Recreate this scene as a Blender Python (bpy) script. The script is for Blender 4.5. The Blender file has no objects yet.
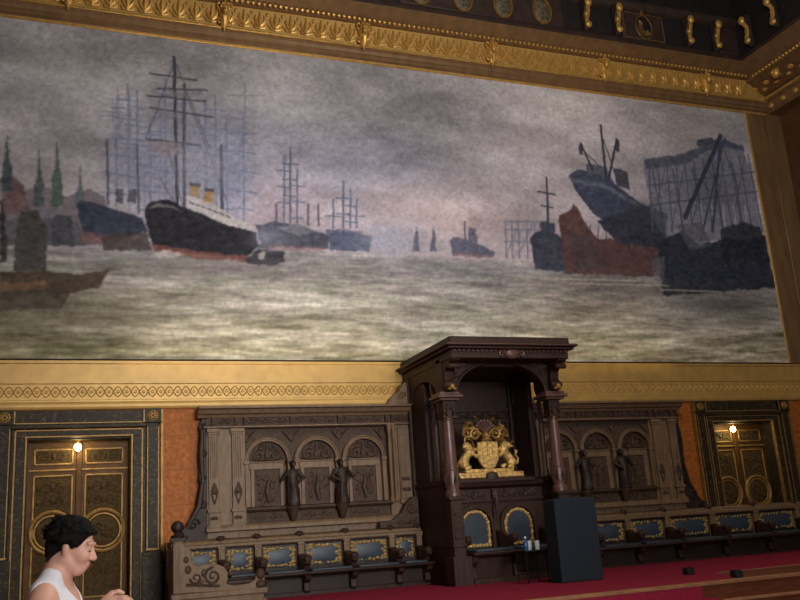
import bpy, bmesh, math, random
import numpy as np
from mathutils import Vector, Matrix
random.seed(4); rng=np.random.default_rng(7)
SC=bpy.context.scene; COL=SC.collection
PI=math.pi; CX=6.9
# ------------------------------------------------------------------ camera (hall: x right, y into the end wall, z up)
YAW,PITCH,ROLL,FOC=0.374844808,0.253586016,-0.0671183989,890.825
CAM=np.array([0.0,-15.0,1.6])
_f=np.array([math.sin(YAW)*math.cos(PITCH),math.cos(YAW)*math.cos(PITCH),math.sin(PITCH)])
_r=np.array([math.cos(YAW),-math.sin(YAW),0.0]); _u=np.cross(_r,_f)
_c,_s=math.cos(ROLL),math.sin(ROLL)
R_,U_,F_=_c*_r+_s*_u,-_s*_r+_c*_u,_f
cd=bpy.data.cameras.new('camera'); cam=bpy.data.objects.new('camera',cd); COL.objects.link(cam)
cd.sensor_width=36; cd.lens=36*FOC/800; cd.clip_end=200
cam.matrix_world=Matrix(((R_[0],U_[0],-F_[0],CAM[0]),(R_[1],U_[1],-F_[1],CAM[1]),(R_[2],U_[2],-F_[2],CAM[2]),(0,0,0,1)))
SC.camera=cam
def wallpt(px,py,y=0.0):
    d=F_*FOC+R_*(px-400)+U_*(300-py); t=(y-CAM[1])/d[1]
    return CAM[0]+d[0]*t, CAM[2]+d[2]*t
# ------------------------------------------------------------------ materials
def s2l(c): return tuple(((v/255)/12.92 if v/255<=.04045 else ((v/255+.055)/1.055)**2.4) for v in c)
def mat(name,rgb,rough=.5,metal=0,var=.25,scale=8,bump=0,bscale=40,emit=None,estr=0,spec=.5,stretch=None,trans=0,ramp2=None,sheen=0):
    m=bpy.data.materials.new(name); m.use_nodes=True; n=m.node_tree.nodes; l=m.node_tree.links
    b=n['Principled BSDF']; b.inputs['Roughness'].default_value=rough; b.inputs['Metallic'].default_value=metal
    b.inputs['Specular IOR Level'].default_value=spec
    c=s2l(rgb)
    tc=n.new('ShaderNodeTexCoord'); mp=n.new('ShaderNodeMapping'); l.new(tc.outputs['Object'],mp.inputs[0])
    if stretch: mp.inputs['Scale'].default_value=stretch
    if var>0:
        nz=n.new('ShaderNodeTexNoise'); nz.inputs['Scale'].default_value=scale; nz.inputs['Detail'].default_value=6
        l.new(mp.outputs[0],nz.inputs['Vector'])
        rp=n.new('ShaderNodeValToRGB'); rp.color_ramp.elements[0].position=.3; rp.color_ramp.elements[1].position=.7
        d=s2l(ramp2) if ramp2 else tuple(min(1,v*(1+var)) for v in c)
        rp.color_ramp.elements[0].color=(*[v*(1-var) for v in c],1); rp.color_ramp.elements[1].color=(*d,1)
        l.new(nz.outputs['Fac'],rp.inputs[0]); l.new(rp.outputs[0],b.inputs['Base Color'])
    else: b.inputs['Base Color'].default_value=(*c,1)
    if bump>0:
        nb=n.new('ShaderNodeTexNoise'); nb.inputs['Scale'].default_value=bscale; nb.inputs['Detail'].default_value=4
        l.new(mp.outputs[0],nb.inputs['Vector'])
        bp=n.new('ShaderNodeBump'); bp.inputs['Strength'].default_value=bump; bp.inputs['Distance'].default_value=.02
        l.new(nb.outputs['Fac'],bp.inputs['Height']); l.new(bp.outputs[0],b.inputs['Normal'])
    if emit: b.inputs['Emission Color'].default_value=(*s2l(emit),1); b.inputs['Emission Strength'].default_value=estr
    if trans: b.inputs['Transmission Weight'].default_value=trans
    return m
def marble(name,base,vein,rough=.2,scale=2.5,vs=3.0,blocks=None,joint=None):
    m=mat(name,base,rough,0,.35,scale,0); n=m.node_tree.nodes; l=m.node_tree.links; b=n['Principled BSDF']
    tc=n.new('ShaderNodeTexCoord'); nz=n.new('ShaderNodeTexNoise'); nz.inputs['Scale'].default_value=vs; nz.inputs['Detail'].default_value=8; nz.inputs['Distortion'].default_value=1.2
    l.new(tc.outputs['Object'],nz.inputs['Vector'])
    rp=n.new('ShaderNodeValToRGB'); e=rp.color_ramp.elements; e[0].position=.485; e[0].color=(0,0,0,1); e[1].position=.5; e[1].color=(1,1,1,1); x=e.new(.515); x.color=(0,0,0,1)
    l.new(nz.outputs['Fac'],rp.inputs[0])
    mx=n.new('ShaderNodeMix'); mx.data_type='RGBA'
    src=b.inputs['Base Color'].links[0].from_socket
    l.new(rp.outputs[0],mx.inputs['Factor']); l.new(src,mx.inputs[6]); mx.inputs[7].default_value=(*s2l(vein),1)
    out=mx.outputs[2]
    if blocks:
        br=n.new('ShaderNodeTexBrick'); br.inputs['Scale'].default_value=1; br.inputs['Mortar Size'].default_value=.006
        br.inputs['Brick Width'].default_value=blocks[0]; br.inputs['Row Height'].default_value=blocks[1]; br.inputs['Mortar Smooth'].default_value=.3
        sp=n.new('ShaderNodeSeparateXYZ'); cb=n.new('ShaderNodeCombineXYZ'); l.new(tc.outputs['Object'],sp.inputs[0])
        ad=n.new('ShaderNodeMath'); ad.operation='ADD'; l.new(sp.outputs[0],ad.inputs[0]); l.new(sp.outputs[1],ad.inputs[1])
        l.new(ad.outputs[0],cb.inputs[0]); l.new(sp.outputs[2],cb.inputs[1]); l.new(cb.outputs[0],br.inputs['Vector'])
        m2=n.new('ShaderNodeMix'); m2.data_type='RGBA'; l.new(br.outputs['Fac'],m2.inputs['Factor']); l.new(out,m2.inputs[6]); m2.inputs[7].default_value=(*s2l(joint),1)
        out=m2.outputs[2]
    l.new(out,b.inputs['Base Color']); b.inputs['Specular IOR Level'].default_value=.18; return m
M=dict(
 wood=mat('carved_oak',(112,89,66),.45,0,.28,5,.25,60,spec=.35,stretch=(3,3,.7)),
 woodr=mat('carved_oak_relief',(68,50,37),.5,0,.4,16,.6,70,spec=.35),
 woodt=mat('throne_walnut',(56,37,30),.5,0,.3,6,.2,60,spec=.25,stretch=(3,3,.7)),
 woodtr=mat('throne_walnut_relief',(58,40,31),.45,0,.4,16,.6,80),
 woodc=mat('column_walnut',(92,64,56),.35,0,.2,6,.05,60),
 seat=mat('bench_oak',(50,35,28),.5,0,.3,6,.15,60,spec=.25),
 frame=mat('gilt_brown_wood',(128,99,68),.45,.25,.2,3,.1,30,stretch=(2,2,.5)),
 gold=mat('gilding',(206,164,88),.4,.45,.2,12,.15,50),
 goldp=mat('gold_band',(188,150,84),.45,.25,.12,5,.05,30),
 goldd=mat('dull_gilding',(150,114,58),.45,.4,.3,14,.35,60),
 goldarms=mat('bright_gilding',(212,174,106),.36,.5,.5,18,.9,50),
 dark=mat('dark_ceiling_wood',(58,44,40),.55,0,.3,6,.2,40),
 darker=mat('dark_ceiling_ground',(34,29,31),.6,0,.3,6,.2,40),
 marble_o=marble('ochre_marble',(160,92,38),(132,78,34),.55,14,9,(1.35,.56),(130,76,32)),
 marble_g=marble('dark_green_marble',(44,37,26),(98,84,54),.5,7,6),
 doorp=mat('bronze_door_relief',(76,58,32),.5,.2,.4,22,.9,60,spec=.2),
 door=mat('bronze_door',(80,54,24),.5,.2,.25,6,.2,40,spec=.2),
 leather=mat('dark_blue_leather',(48,58,70),.45,0,.15,20,.15,90),
 leatherg=mat('gilt_leather',(148,120,66),.42,.3,.45,40,.4,90),
 carpet=mat('red_carpet',(138,36,58),.95,0,.2,40,.3,200,spec=.1),
 parquet=mat('parquet',(128,72,38),.4,0,.25,4,.05,40,stretch=(1,6,1)),
 stepwood=mat('step_wood',(100,52,32),.7,0,.25,4,.05,40,spec=.15,stretch=(1,6,6)),
 nosing=mat('step_nosing',(142,98,66),.4,0,.2,6),
 black=mat('black_fabric',(34,41,50),.85,0,.25,60,.2,200,spec=.2),
 metal=mat('black_metal',(22,22,25),.4,.6,.1),
 socket=mat('black_plastic',(18,16,18),.5,0,.1),
 wall=mat('side_wall_panel',(86,62,40),.5,0,.25,3,.15,30),
 skin=mat('skin',(214,162,140),.5,0,.06,9,.05,300),
 lip=mat('lip',(176,96,88),.45,0,.05,30),
 hair=mat('black_hair',(20,16,16),.6,0,.3,60,.5,160,spec=.12),
 white=mat('white_cotton',(228,226,232),.85,0,.03,30,.1,300,spec=.2),
 jeans=mat('dark_trousers',(38,42,56),.85,0,.2,60),
 shoe=mat('dark_shoe',(30,26,26),.6,0,.2,30),
 brow=mat('eyebrow',(46,32,28),.7,0,.1),
 bulb=mat('lit_bulb',(255,244,210),.3,0,0,emit=(255,232,170),estr=30),
 brass=mat('lamp_brass',(180,140,60),.3,.8,.1),
 glass=mat('clear_glass',(235,240,245),.1,0,0,trans=.55),
 bottle=mat('blue_bottle',(44,76,130),.2,0,.1),
 statue=mat('statue_wood',(46,33,27),.45,0,.3,14,.4,60,spec=.3),
 enamel=mat('medallion_painted',(60,64,62),.5,0,.5,14,.3,40,ramp2=(120,108,84)),
)
# ------------------------------------------------------------------ mesh builder
class MB:
    def __init__(s): s.v=[]; s.f=[]; s.m=[]; s.T=None
    def add(s,vs,fs,mi=0):
        o=len(s.v); s.v+= [tuple(map(float,p)) for p in vs]; s.f+=[tuple(i+o for i in f) for f in fs]; s.m+=[mi]*len(fs); return s
    def box(s,x0,x1,y0,y1,z0,z1,mi=0):
        v=[(x,y,z) for z in(z0,z1) for y in(y0,y1) for x in(x0,x1)]
        return s.add(v,[(0,2,3,1),(4,5,7,6),(0,1,5,4),(2,6,7,3),(0,4,6,2),(1,3,7,5)],mi)
    def prism(s,poly,d0,d1,ax='y',mi=0):
        # poly: 2D points; ax y:(x,z) x:(y,z) z:(x,y)
        n=len(poly)
        def P(p,d): return (p[0],d,p[1]) if ax=='y' else ((d,p[0],p[1]) if ax=='x' else (p[0],p[1],d))
        v=[P(p,d0) for p in poly]+[P(p,d1) for p in poly]
        return s.add(v,[tuple(range(n))[::-1],tuple(range(n,2*n))]+[(i,(i+1)%n,n+(i+1)%n,n+i) for i in range(n)],mi)
    def tube(s,pts,r,seg=6,mi=0,closed=False,cap=True):
        pts=[Vector(p) for p in pts]; n=len(pts); rs=[r]*n if not hasattr(r,'__len__') else list(r)
        vs=[]; up=None
        for i,p in enumerate(pts):
            a=pts[(i-1)%n] if (i>0 or closed) else p; b=pts[(i+1)%n] if (i<n-1 or closed) else p
            t=(b-a); t=t.normalized() if t.length>1e-9 else Vector((0,0,1))
            if up is None: up=Vector((0,1,0)) if abs(t.y)<.9 else Vector((1,0,0))
            x=t.cross(up); x=x.normalized() if x.length>1e-6 else t.orthogonal().normalized()
            y=x.cross(t).normalized(); up=y
            for k in range(seg):
                q=2*PI*k/seg; vs.append(p+(x*math.cos(q)+y*math.sin(q))*rs[i])
        fs=[]
        for i in range(n if closed else n-1):
            j=(i+1)%n
            for k in range(seg): fs.append((i*seg+k,i*seg+(k+1)%seg,j*seg+(k+1)%seg,j*seg+k))
        if cap and not closed: fs+= [tuple(range(seg))[::-1],tuple((n-1)*seg+k for k in range(seg))]
        return s.add(vs,fs,mi)
    def lathe(s,prof,c=(0,0,0),seg=20,mi=0,sx=1,sy=1):
        n=len(prof); vs=[]; fs=[]
        for r,z in prof:
            for k in range(seg):
                q=2*PI*k/seg; vs.append((c[0]+r*math.cos(q)*sx,c[1]+r*math.sin(q)*sy,c[2]+z))
        for i in range(n-1):
            for k in range(seg): fs.append((i*seg+k,i*seg+(k+1)%seg,(i+1)*seg+(k+1)%seg,(i+1)*seg+k))
        fs+=[tuple(range(seg))[::-1],tuple((n-1)*seg+k for k in range(seg))]
        return s.add(vs,fs,mi)
    def ell(s,c,r,seg=10,rings=6,mi=0):
        if not hasattr(r,'__len__'): r=(r,r,r)
        prof=[(max(1e-4,math.sin(PI*i/rings)),-math.cos(PI*i/rings)) for i in range(rings+1)]
        vs=[];fs=[]
        for a,b in prof:
            for k in range(seg):
                q=2*PI*k/seg; vs.append((c[0]+r[0]*a*math.cos(q),c[1]+r[1]*a*math.sin(q),c[2]+r[2]*b))
        for i in range(rings):
            for k in range(seg): fs.append((i*seg+k,i*seg+(k+1)%seg,(i+1)*seg+(k+1)%seg,(i+1)*seg+k))
        return s.add(vs,fs,mi)
    def arc(s,cx,cz,rx,rz,y,r,a0=0,a1=PI,n=18,seg=6,mi=0,closed=False):
        return s.tube([(cx+rx*math.cos(a0+(a1-a0)*i/n),y,cz+rz*math.sin(a0+(a1-a0)*i/n)) for i in range(n+(0 if closed else 1))],r,seg,mi,closed)
    def spiral(s,cx,cz,y,R,turns=1.4,a0=0,sgn=1,r=.02,seg=5,n=14,mi=0):
        pts=[];rs=[]
        for i in range(n+1):
            t=i/n; a=a0+sgn*turns*2*PI*t; q=R*(1-.82*t); pts.append((cx+q*math.cos(a),y,cz+q*math.sin(a))); rs.append(r*(1-.35*t))
        return s.tube(pts,rs,seg,mi)
    def band(s,prof,x0,x1,mi=0): return s.prism(prof,x0,x1,'x',mi)   # prof = [(y,z)...] closed polygon
    def scrolls(s,x0,x1,z0,z1,y,r=None,mi=0):
        h=z1-z0; n=max(1,round((x1-x0)/(h*2.1))); w=(x1-x0)/n; R=min(h*.4,w*.21); r=r or h*.09; zc=(z0+z1)/2
        for i in range(n):
            c=x0+w*(i+.5)
            s.spiral(c-w*.25,zc,y,R,1.3,PI*.5,-1,r,mi=mi); s.spiral(c+w*.25,zc,y,R,1.3,PI*.5,1,r,mi=mi)
            s.ell((c,y,zc),(R*.45,r*1.3,R*.7),6,4,mi); s.ell((c-w*.47,y,zc),(R*.35,r,R*.55),6,4,mi)
        return s
    def build(s,name,m,parent=None,bevel=0,smooth=None,seg=2):
        me=bpy.data.meshes.new(name); v=s.v
        if s.T: v=[s.T(p) for p in v]
        if parent is not None:
            o=wloc(parent); v=[(a-o[0],b-o[1],c-o[2]) for a,b,c in v]
        me.from_pydata(v,[],s.f)
        ms=m if isinstance(m,(list,tuple)) else [m]
        for k in ms: me.materials.append(M[k] if isinstance(k,str) else k)
        me.polygons.foreach_set('material_index',s.m)
        bm=bmesh.new(); bm.from_mesh(me); bmesh.ops.recalc_face_normals(bm,faces=bm.faces); bm.to_mesh(me); bm.free()
        ob=bpy.data.objects.new(name,me); COL.objects.link(ob)
        if parent is not None: ob.parent=parent
        me.polygons.foreach_set('use_smooth',[True]*len(me.polygons))
        if bevel:
            b=ob.modifiers.new('bevel','BEVEL'); b.width=bevel; b.segments=seg; b.limit_method='ANGLE'; b.angle_limit=.6
        me.set_sharp_from_angle(angle=math.radians(38 if smooth is None else smooth))
        return ob
def wloc(o):
    p=Vector((0,0,0))
    while o is not None: p+=o.location; o=o.parent
    return p
def tag(o,label=None,cat=None,group=None,kind=None):
    for k,v in(('label',label),('category',cat),('group',group),('kind',kind)):
        if v: o[k]=v
    return o
def thing(name,label,cat,loc,group=None,kind=None):
    o=bpy.data.objects.new(name,None); COL.objects.link(o); o.location=loc; o.empty_display_size=.1
    return tag(o,label,cat,group,kind)
def struct(mb,name,m,parent=None,**k):
    o=mb.build(name,m,parent,**k)
    if parent is None: o['kind']='structure'
    return o
def dup(root,loc,label=None):
    r=root.copy(); COL.objects.link(r); r.location=loc
    if label: r['label']=label
    for ch in list(root.children):
        c=ch.copy(); COL.objects.link(c); c.parent=r
        for g in list(ch.children):
            d=g.copy(); COL.objects.link(d); d.parent=c
    return r
# smooth-union solids -> one continuous surface (surface nets)
class SDF:
    def __init__(s,lo,hi,h):
        s.lo=np.array(lo,float); s.h=h; s.n=[int(math.ceil((b-a)/h))+1 for a,b in zip(lo,hi)]
        s.ax=[s.lo[i]+h*np.arange(s.n[i]) for i in range(3)]; s.d=np.full(s.n,.2,np.float32)
    def win(s,lo,hi):
        sl=[]
        for i in range(3):
            a=max(0,int((lo[i]-s.lo[i])/s.h)); b=min(s.n[i],int((hi[i]-s.lo[i])/s.h)+2); sl.append(slice(a,max(a+1,b)))
        g=np.meshgrid(*[s.ax[i][sl[i]] for i in range(3)],indexing='ij',sparse=True); return tuple(sl),g
    def _mix(s,sl,d,k,op):
        a=s.d[sl]
        if op=='add':
            if k>0: hh=np.clip(.5+.5*(a-d)/k,0,1); s.d[sl]=a*(1-hh)+d*hh-k*hh*(1-hh)
            else: s.d[sl]=np.minimum(a,d)
        else:
            if k>0: hh=np.clip(.5-.5*(a+d)/k,0,1); s.d[sl]=a*(1-hh)-d*hh+k*hh*(1-hh)
            else: s.d[sl]=np.maximum(a,-d)
    def cap(s,a,b,ra,rb,k=.02,op='add'):
        a=np.array(a,float);b=np.array(b,float); m=max(ra,rb)+3*k+.03
        sl,(X,Y,Z)=s.win(np.minimum(a,b)-m,np.maximum(a,b)+m); ab=b-a; L=max(1e-9,ab@ab)
        t=np.clip(((X-a[0])*ab[0]+(Y-a[1])*ab[1]+(Z-a[2])*ab[2])/L,0,1)
        d=np.sqrt((X-a[0]-t*ab[0])**2+(Y-a[1]-t*ab[1])**2+(Z-a[2]-t*ab[2])**2)-(ra+(rb-ra)*t); s._mix(sl,d,k,op); return s
    def chain(s,pts,rs,k=.02):
        for i in range(len(pts)-1): s.cap(pts[i],pts[i+1],rs[i],rs[i+1],k)
        return s
    def ell(s,c,r,k=.02,op='add',rot=0):
        # rot: tilt about the y axis (radians, nose-down positive)
        m=max(r)+3*k+.03; sl,(X,Y,Z)=s.win([q-m for q in c],[q+m for q in c])
        x,y,z=X-c[0],Y-c[1],Z-c[2]
        if rot: cs,sn=math.cos(rot),math.sin(rot); x,z=x*cs-z*sn,x*sn+z*cs
        k0=np.sqrt((x/r[0])**2+(y/r[1])**2+(z/r[2])**2); k1=np.sqrt((x/r[0]**2)**2+(y/r[1]**2)**2+(z/r[2]**2)**2)+1e-9
        s._mix(sl,k0*(k0-1)/k1,k,op); return s
    def mesh(s):
        d=s.d; n=d.shape; neg=d<0
        c=sum(neg[i:n[0]-1+i,j:n[1]-1+j,k:n[2]-1+k].astype(np.int8) for i in(0,1) for j in(0,1) for k in(0,1))
        act=(c>0)&(c<8); idx=-np.ones(act.shape,int); I=np.argwhere(act); idx[act]=np.arange(len(I))
        acc=np.zeros((len(I),3)); cnt=np.zeros(len(I)); offs=[(i,j,k) for i in(0,1) for j in(0,1) for k in(0,1)]
        for a in offs:
            for ax in range(3):
                if a[ax]: continue
                b=list(a); b[ax]=1
                da=d[I[:,0]+a[0],I[:,1]+a[1],I[:,2]+a[2]]; db=d[I[:,0]+b[0],I[:,1]+b[1],I[:,2]+b[2]]
                x=(da<0)!=(db<0); t=np.where(x,da/(da-db+1e-12),0)
                p=np.tile(np.array(a,float),(len(I),1)); p[:,ax]+=t; acc+=p*x[:,None]; cnt+=x
        V=(I+acc/np.maximum(cnt,1)[:,None])*s.h+s.lo
        F=[]
        for ax in range(3):
            sa=[slice(None)]*3; sb=[slice(None)]*3; sa[ax]=slice(0,-1); sb[ax]=slice(1,None)
            E=np.argwhere(neg[tuple(sa)]!=neg[tuple(sb)]); u,v=(ax+1)%3,(ax+2)%3
            E=E[(E[:,u]>0)&(E[:,v]>0)&(E[:,u]<n[u]-1)&(E[:,v]<n[v]-1)]
            q=[]
            for du,dv in((-1,-1),(0,-1),(0,0),(-1,0)):
                e=E.copy(); e[:,u]+=du; e[:,v]+=dv; q.append(idx[e[:,0],e[:,1],e[:,2]])
            q=np.stack(q,1); fl=neg[E[:,0],E[:,1],E[:,2]]; q[~fl]=q[~fl][:,::-1]; F.append(q)
        F=np.concatenate(F); F=F[(F>=0).all(1)]
        return V,F
    def build(s,name,m,parent=None,T=None,relax=1):
        V,F=s.mesh()
        for _ in range(relax):
            A=np.zeros_like(V);N=np.zeros(len(V))
            for i in range(4):
                a,b=F[:,i],F[:,(i+1)%4]; np.add.at(A,a,V[b]);np.add.at(A,b,V[a]);np.add.at(N,a,1);np.add.at(N,b,1)
            V=V*.5+.5*A/np.maximum(N,1)[:,None]
        if T is not None: V=np.array([T(p) for p in V])
        mb=MB(); mb.v=[tuple(p) for p in V]; mb.f=[tuple(map(int,f)) for f in F]; mb.m=[0]*len(F)
        return mb.build(name,m,parent,smooth=180)
# ================================================================== SETTING
XL,XR=-2.15,15.95; DZ=.72
mb=MB(); mb.box(XL-.3,XR+.3,-20,.6,-.2,0); struct(mb,'floor','parquet')
# end wall with two door openings
DC=(.33,13.40); DW=.79; DT=3.36
mb=MB()
xs=[XL-.3]+[v for c in DC for v in(c-DW,c+DW)]+[XR+.3]
for a,b in((xs[0],xs[1]),(xs[2],xs[3]),(xs[4],xs[5])): mb.box(a,b,0,.5,0,DT)
mb.box(xs[0],xs[5],0,.5,DT,13.6)
struct(mb,'wall_back','marble_o')
mb=MB(); mb.box(XR,XR+.3,-20,0,0,13.6); struct(mb,'wall_right','wall')
mb=MB(); mb.box(XL-.3,XL,-20,0,0,13.6); struct(mb,'wall_left','wall')
mb=MB(); mb.box(XL-.3,XR+.3,-20,.5,13.6,13.8)
for i in range(7): mb.box(XL,XR,-1.6-2.6*i,-1.3-2.6*i,13.3,13.6)
for x in np.arange(XL+1.4,XR,2.76): mb.box(x-.14,x+.14,-20,-.4,13.3,13.6)
struct(mb,'ceiling','dark',bevel=.02)
# dark marble plinth of the end wall
mb=MB()
for a,b in((XL,DC[0]-1.27),(DC[0]+1.27,DC[1]-1.27),(DC[1]+1.27,XR)): mb.box(a,b,-.05,0,DZ,1.40); mb.box(a,b,-.07,0,1.36,1.42)
struct(mb,'baseboard_back','marble_g',bevel=.008)
# dais with front steps
mb=MB(); mb.box(XL,XR,-5.3,0,.0,DZ)
for i in range(3): mb.box(XL,XR,-5.3-.36*(i+1),-5.3-.36*i,0,.54-.18*i)
struct(mb,'dais','stepwood',bevel=.006)
d=bpy.data.objects['dais']; mb=MB()
for i in range(4): mb.box(XL if i==0 else 7.62,XR,-5.32-.36*i,-5.24-.36*i,DZ-.18*i-.035,DZ-.18*i+(.016 if i==0 else .004))
mb.build('nosing','nosing',d,bevel=.01)
# gilded bands below the painting
def wave(mb,x0,x1,z0,z1,y,per,r):
    n=int((x1-x0)/per*8); zc=(z0+z1)/2; a=(z1-z0)*.36
    for ph in(0,PI): mb.tube([(x0+(x1-x0)*i/n,y,zc+a*math.sin(2*PI*(x1-x0)*i/n/per+ph)) for i in range(n+1)],r,4)
    x=x0+per/4
    while x<x1: mb.ell((x,y,zc),(.032,r*1.3,.032),6,4); x+=per/2
P=lambda prof:[(-p,z) for p,z in prof]
mb=MB(); mb.band(P([(0,3.80),(.05,3.80),(.07,3.83),(.07,3.89),(.05,3.92),(0,3.92)]),XL,XR)
struct(mb,'trim_1','goldp')
mb=MB(); mb.band(P([(0,3.92),(.05,3.92),(.05,3.945),(.03,3.955),(.03,4.205),(.05,4.215),(.05,4.245),(0,4.245)]),XL,XR)
t=struct(mb,'trim_2','goldp'); mb=MB(); wave(mb,XL,XR,3.965,4.195,-.028,.27,.013); mb.build('guilloche','goldp',t)
mb=MB(); mb.band(P([(0,4.245),(.04,4.245),(.04,4.53),(.06,4.54),(.06,4.585),(0,4.6)]),XL,XR); struct(mb,'trim_3','goldp')
# ------------------------------------------------------------------ cornice
def mitre(prof): return [(-p,z) for p,z in prof]
mb=MB()
mb.band(P([(0,10.60),(.05,10.62),(.07,10.66),(.12,10.68),(.12,10.74),(.15,10.76),(.16,10.82),(.2,10.86),(.2,10.91),(.16,10.93),(.22,11.36),(.30,11.37),(.30,11.44),(.36,11.46),(.42,11.5),(.50,11.57),(.56,11.60),(.56,11.66),(0,11.66)]),XL,XR)
cor=struct(mb,'trim_4','frame',smooth=30)
mb=MB(); mb.tube([(XL,-.055,10.625),(XR,-.055,10.625)],.028,6); mb.tube([(XL,-.21,10.885),(XR,-.21,10.885)],.022,6); mb.build('fillet','gold',cor)
mb=MB(); x=XL
while x<15.0: mb.ell((x,-.34,11.405),(.036,.036,.036),6,4); x+=.105
mb.build('bead_row','gold',cor)
mb=MB(); x=XL+.1; k=0
while x<14.9:      # acanthus frieze
    zb,yb=10.97,-.175
    def pt(dx,h): return (x+dx,yb-.06*h/.4-.015,zb+h)
    mb.tube([pt(0,0),pt(0,.17),pt(0,.34)],[.02,.045,.012],5)
    for sg in(-1,1):
        mb.tube([pt(0,.03),pt(sg*.06,.1),pt(sg*.1,.2),pt(sg*.075,.27)],[.014,.032,.026,.01],5)
        mb.tube([pt(0,0),pt(sg*.09,.02),pt(sg*.13,.09)],[.014,.028,.01],5)
    mb.ell(pt(.15,.3),(.035,.03,.045),6,4); mb.ell(pt(.15,.1),(.02,.02,.035),6,4)
    x+=.3
mb.build('leaf_frieze','gold',cor)
mb=MB(); mb.band(P([(.10,10.935),(.175,10.935),(.232,11.355),(.10,11.355)]),XL,15.6); mb.build('frieze_ground','goldp',cor)
# gilded masks on the cornice
mz=11.1
def cartouche(x,label):
    t=thing('gilded_mask',label,'ornament',(x,-.2,10.9),'gilded masks along the cornice')
    Tm=lambda p:(x+(p[0]-x)*.68,p[1],p[2])
    mb=MB(); mb.T=Tm; mb.lathe([(.02,-.02),(.1,.02),(.13,.1),(.12,.22),(.15,.3),(.14,.4),(.04,.48)],(x,-.24,10.86),12,sy=.6)
    for s_ in(-1,1):
        mb.spiral(x+s_*.13,11.30,-.27,.09,1.2,0,s_,.032); mb.spiral(x+s_*.12,10.98,-.25,.07,1.2,0,-s_,.026)
    mb.build('shield','gold',t)
    mb=MB(); mb.T=Tm; mb.ell((x,-.35,11.18),(.075,.07,.10),12,8); mb.ell((x,-.43,11.165),(.018,.03,.03),6,4)
    for s_ in(-1,1): mb.ell((x+s_*.032,-.405,11.2),(.018,.014,.012),6,4)
    mb.ell((x,-.41,11.125),(.028,.014,.01),6,4); mb.build('face','gold',t)
    mb=MB(); mb.T=Tm
    for i in range(5):
        a=PI*(.1+.2*i); mb.ell((x+.1*math.cos(a),-.33,11.22+.11*math.sin(a)),(.036,.04,.045),7,5)
    mb.ell((x,-.33,11.37),(.03,.03,.06),7,5); mb.build('crown_of_leaves','gold',t)
    mb=MB(); mb.tube([(x,-.31,11.05),(x,-.3,10.95),(x,-.22,10.8)],[.06,.045,.012],6); mb.build('pendant','gold',t)
for x,l in((-.05,'gilded mask on the top cornice, the farthest left, above the painted church spires'),
  (2.67,'gilded mask on the top cornice, above the tall masts of the painted dark steamer'),
  (5.40,'gilded mask on the top cornice, above the painted small ships near the horizon'),
  (8.22,'gilded mask on the top cornice, above the right side of the throne canopy'),
  (10.97,'gilded mask on the top cornice, above the painted ship raised in the dock'),
  (13.72,'gilded mask on the top cornice, nearest the right corner of the hall')): cartouche(x,l)
# dark frieze over the cornice
mb=MB(); mb.box(XL,XR,-.42,0,11.66,13.6); fr=struct(mb,'trim_5','darker')
mb=MB(); mb.band(P([(.4,11.64),(.58,11.64),(.58,11.72),(.52,11.80),(.42,11.82)]),XL,XR); mb.band(P([(.4,12.55),(.5,12.58),(.56,12.66),(.56,12.74),(.4,12.76)]),XL,XR); mb.build('moulding','dark',fr)
mb=MB()
for x0,x1 in((-2,.6),(.8,3.4),(3.6,6.0),(6.15,9.95),(11.45,12.6),(14.1,15.9)):
    mb.box(x0,x1,-.46,-.41,11.84,12.54)
mb.build('raised_panel','dark',fr,bevel=.02)
mb=MB(); mb.tube([(XL,-.555,11.66),(XR,-.555,11.66)],.013,5)
for x0 in(11.5,12.55): mb.box(x0,x0+.012,-.47,-.45,11.86,12.52)
for z in(11.87,12.5): mb.box(11.5,12.56,-.47,-.45,z,z+.012)
mb.build('gilt_line','goldd',fr)
for i,(x,l) in enumerate(((6.60,'oval painted medallion in the dark frieze, leftmost of the row of four'),(7.55,'oval painted medallion in the dark frieze, second from left in the row'),(8.48,'oval painted medallion in the dark frieze, third from left in the row'),(9.42,'oval painted medallion in the dark frieze, rightmost of the row of four'))):
    t=thing('oval_medallion',l,'medallion',(x,-.46,11.9),'oval medallions in the dark frieze')
    mb=MB(); mb.ell((x,-.46,12.17),(.19,.05,.29),20,10); mb.build('painted_field','enamel',t)
    mb=MB(); mb.arc(x,12.17,.21,.31,-.48,.025,0,2*PI,24,6,closed=True); mb.build('rim','goldd',t)
t=thing('shield_medallion','round shield medallion with gilded rays between the two pairs of gilded brackets','medallion',(12.02,-.46,11.9))
mb=MB(); mb.ell((12.02,-.46,12.17),(.2,.06,.28),20,10); mb.build('painted_field','darker',t)
mb=MB(); mb.arc(12.02,12.17,.21,.29,-.48,.012,0,2*PI,24,6,closed=True)
for i in range(11):
    a=PI*(.75+.1*i); mb.tube([(12.02+.07*math.cos(a),-.52,12.15+.1*math.sin(a)),(12.02+.17*math.cos(a),-.51,12.15+.22*math.sin(a))],[.008,.02],5)
mb.tube([(12.0,-.5,12.46),(12.0,-.5,12.6)],[.05,.012],6); mb.build('gilded_rays','goldd',t)
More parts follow.
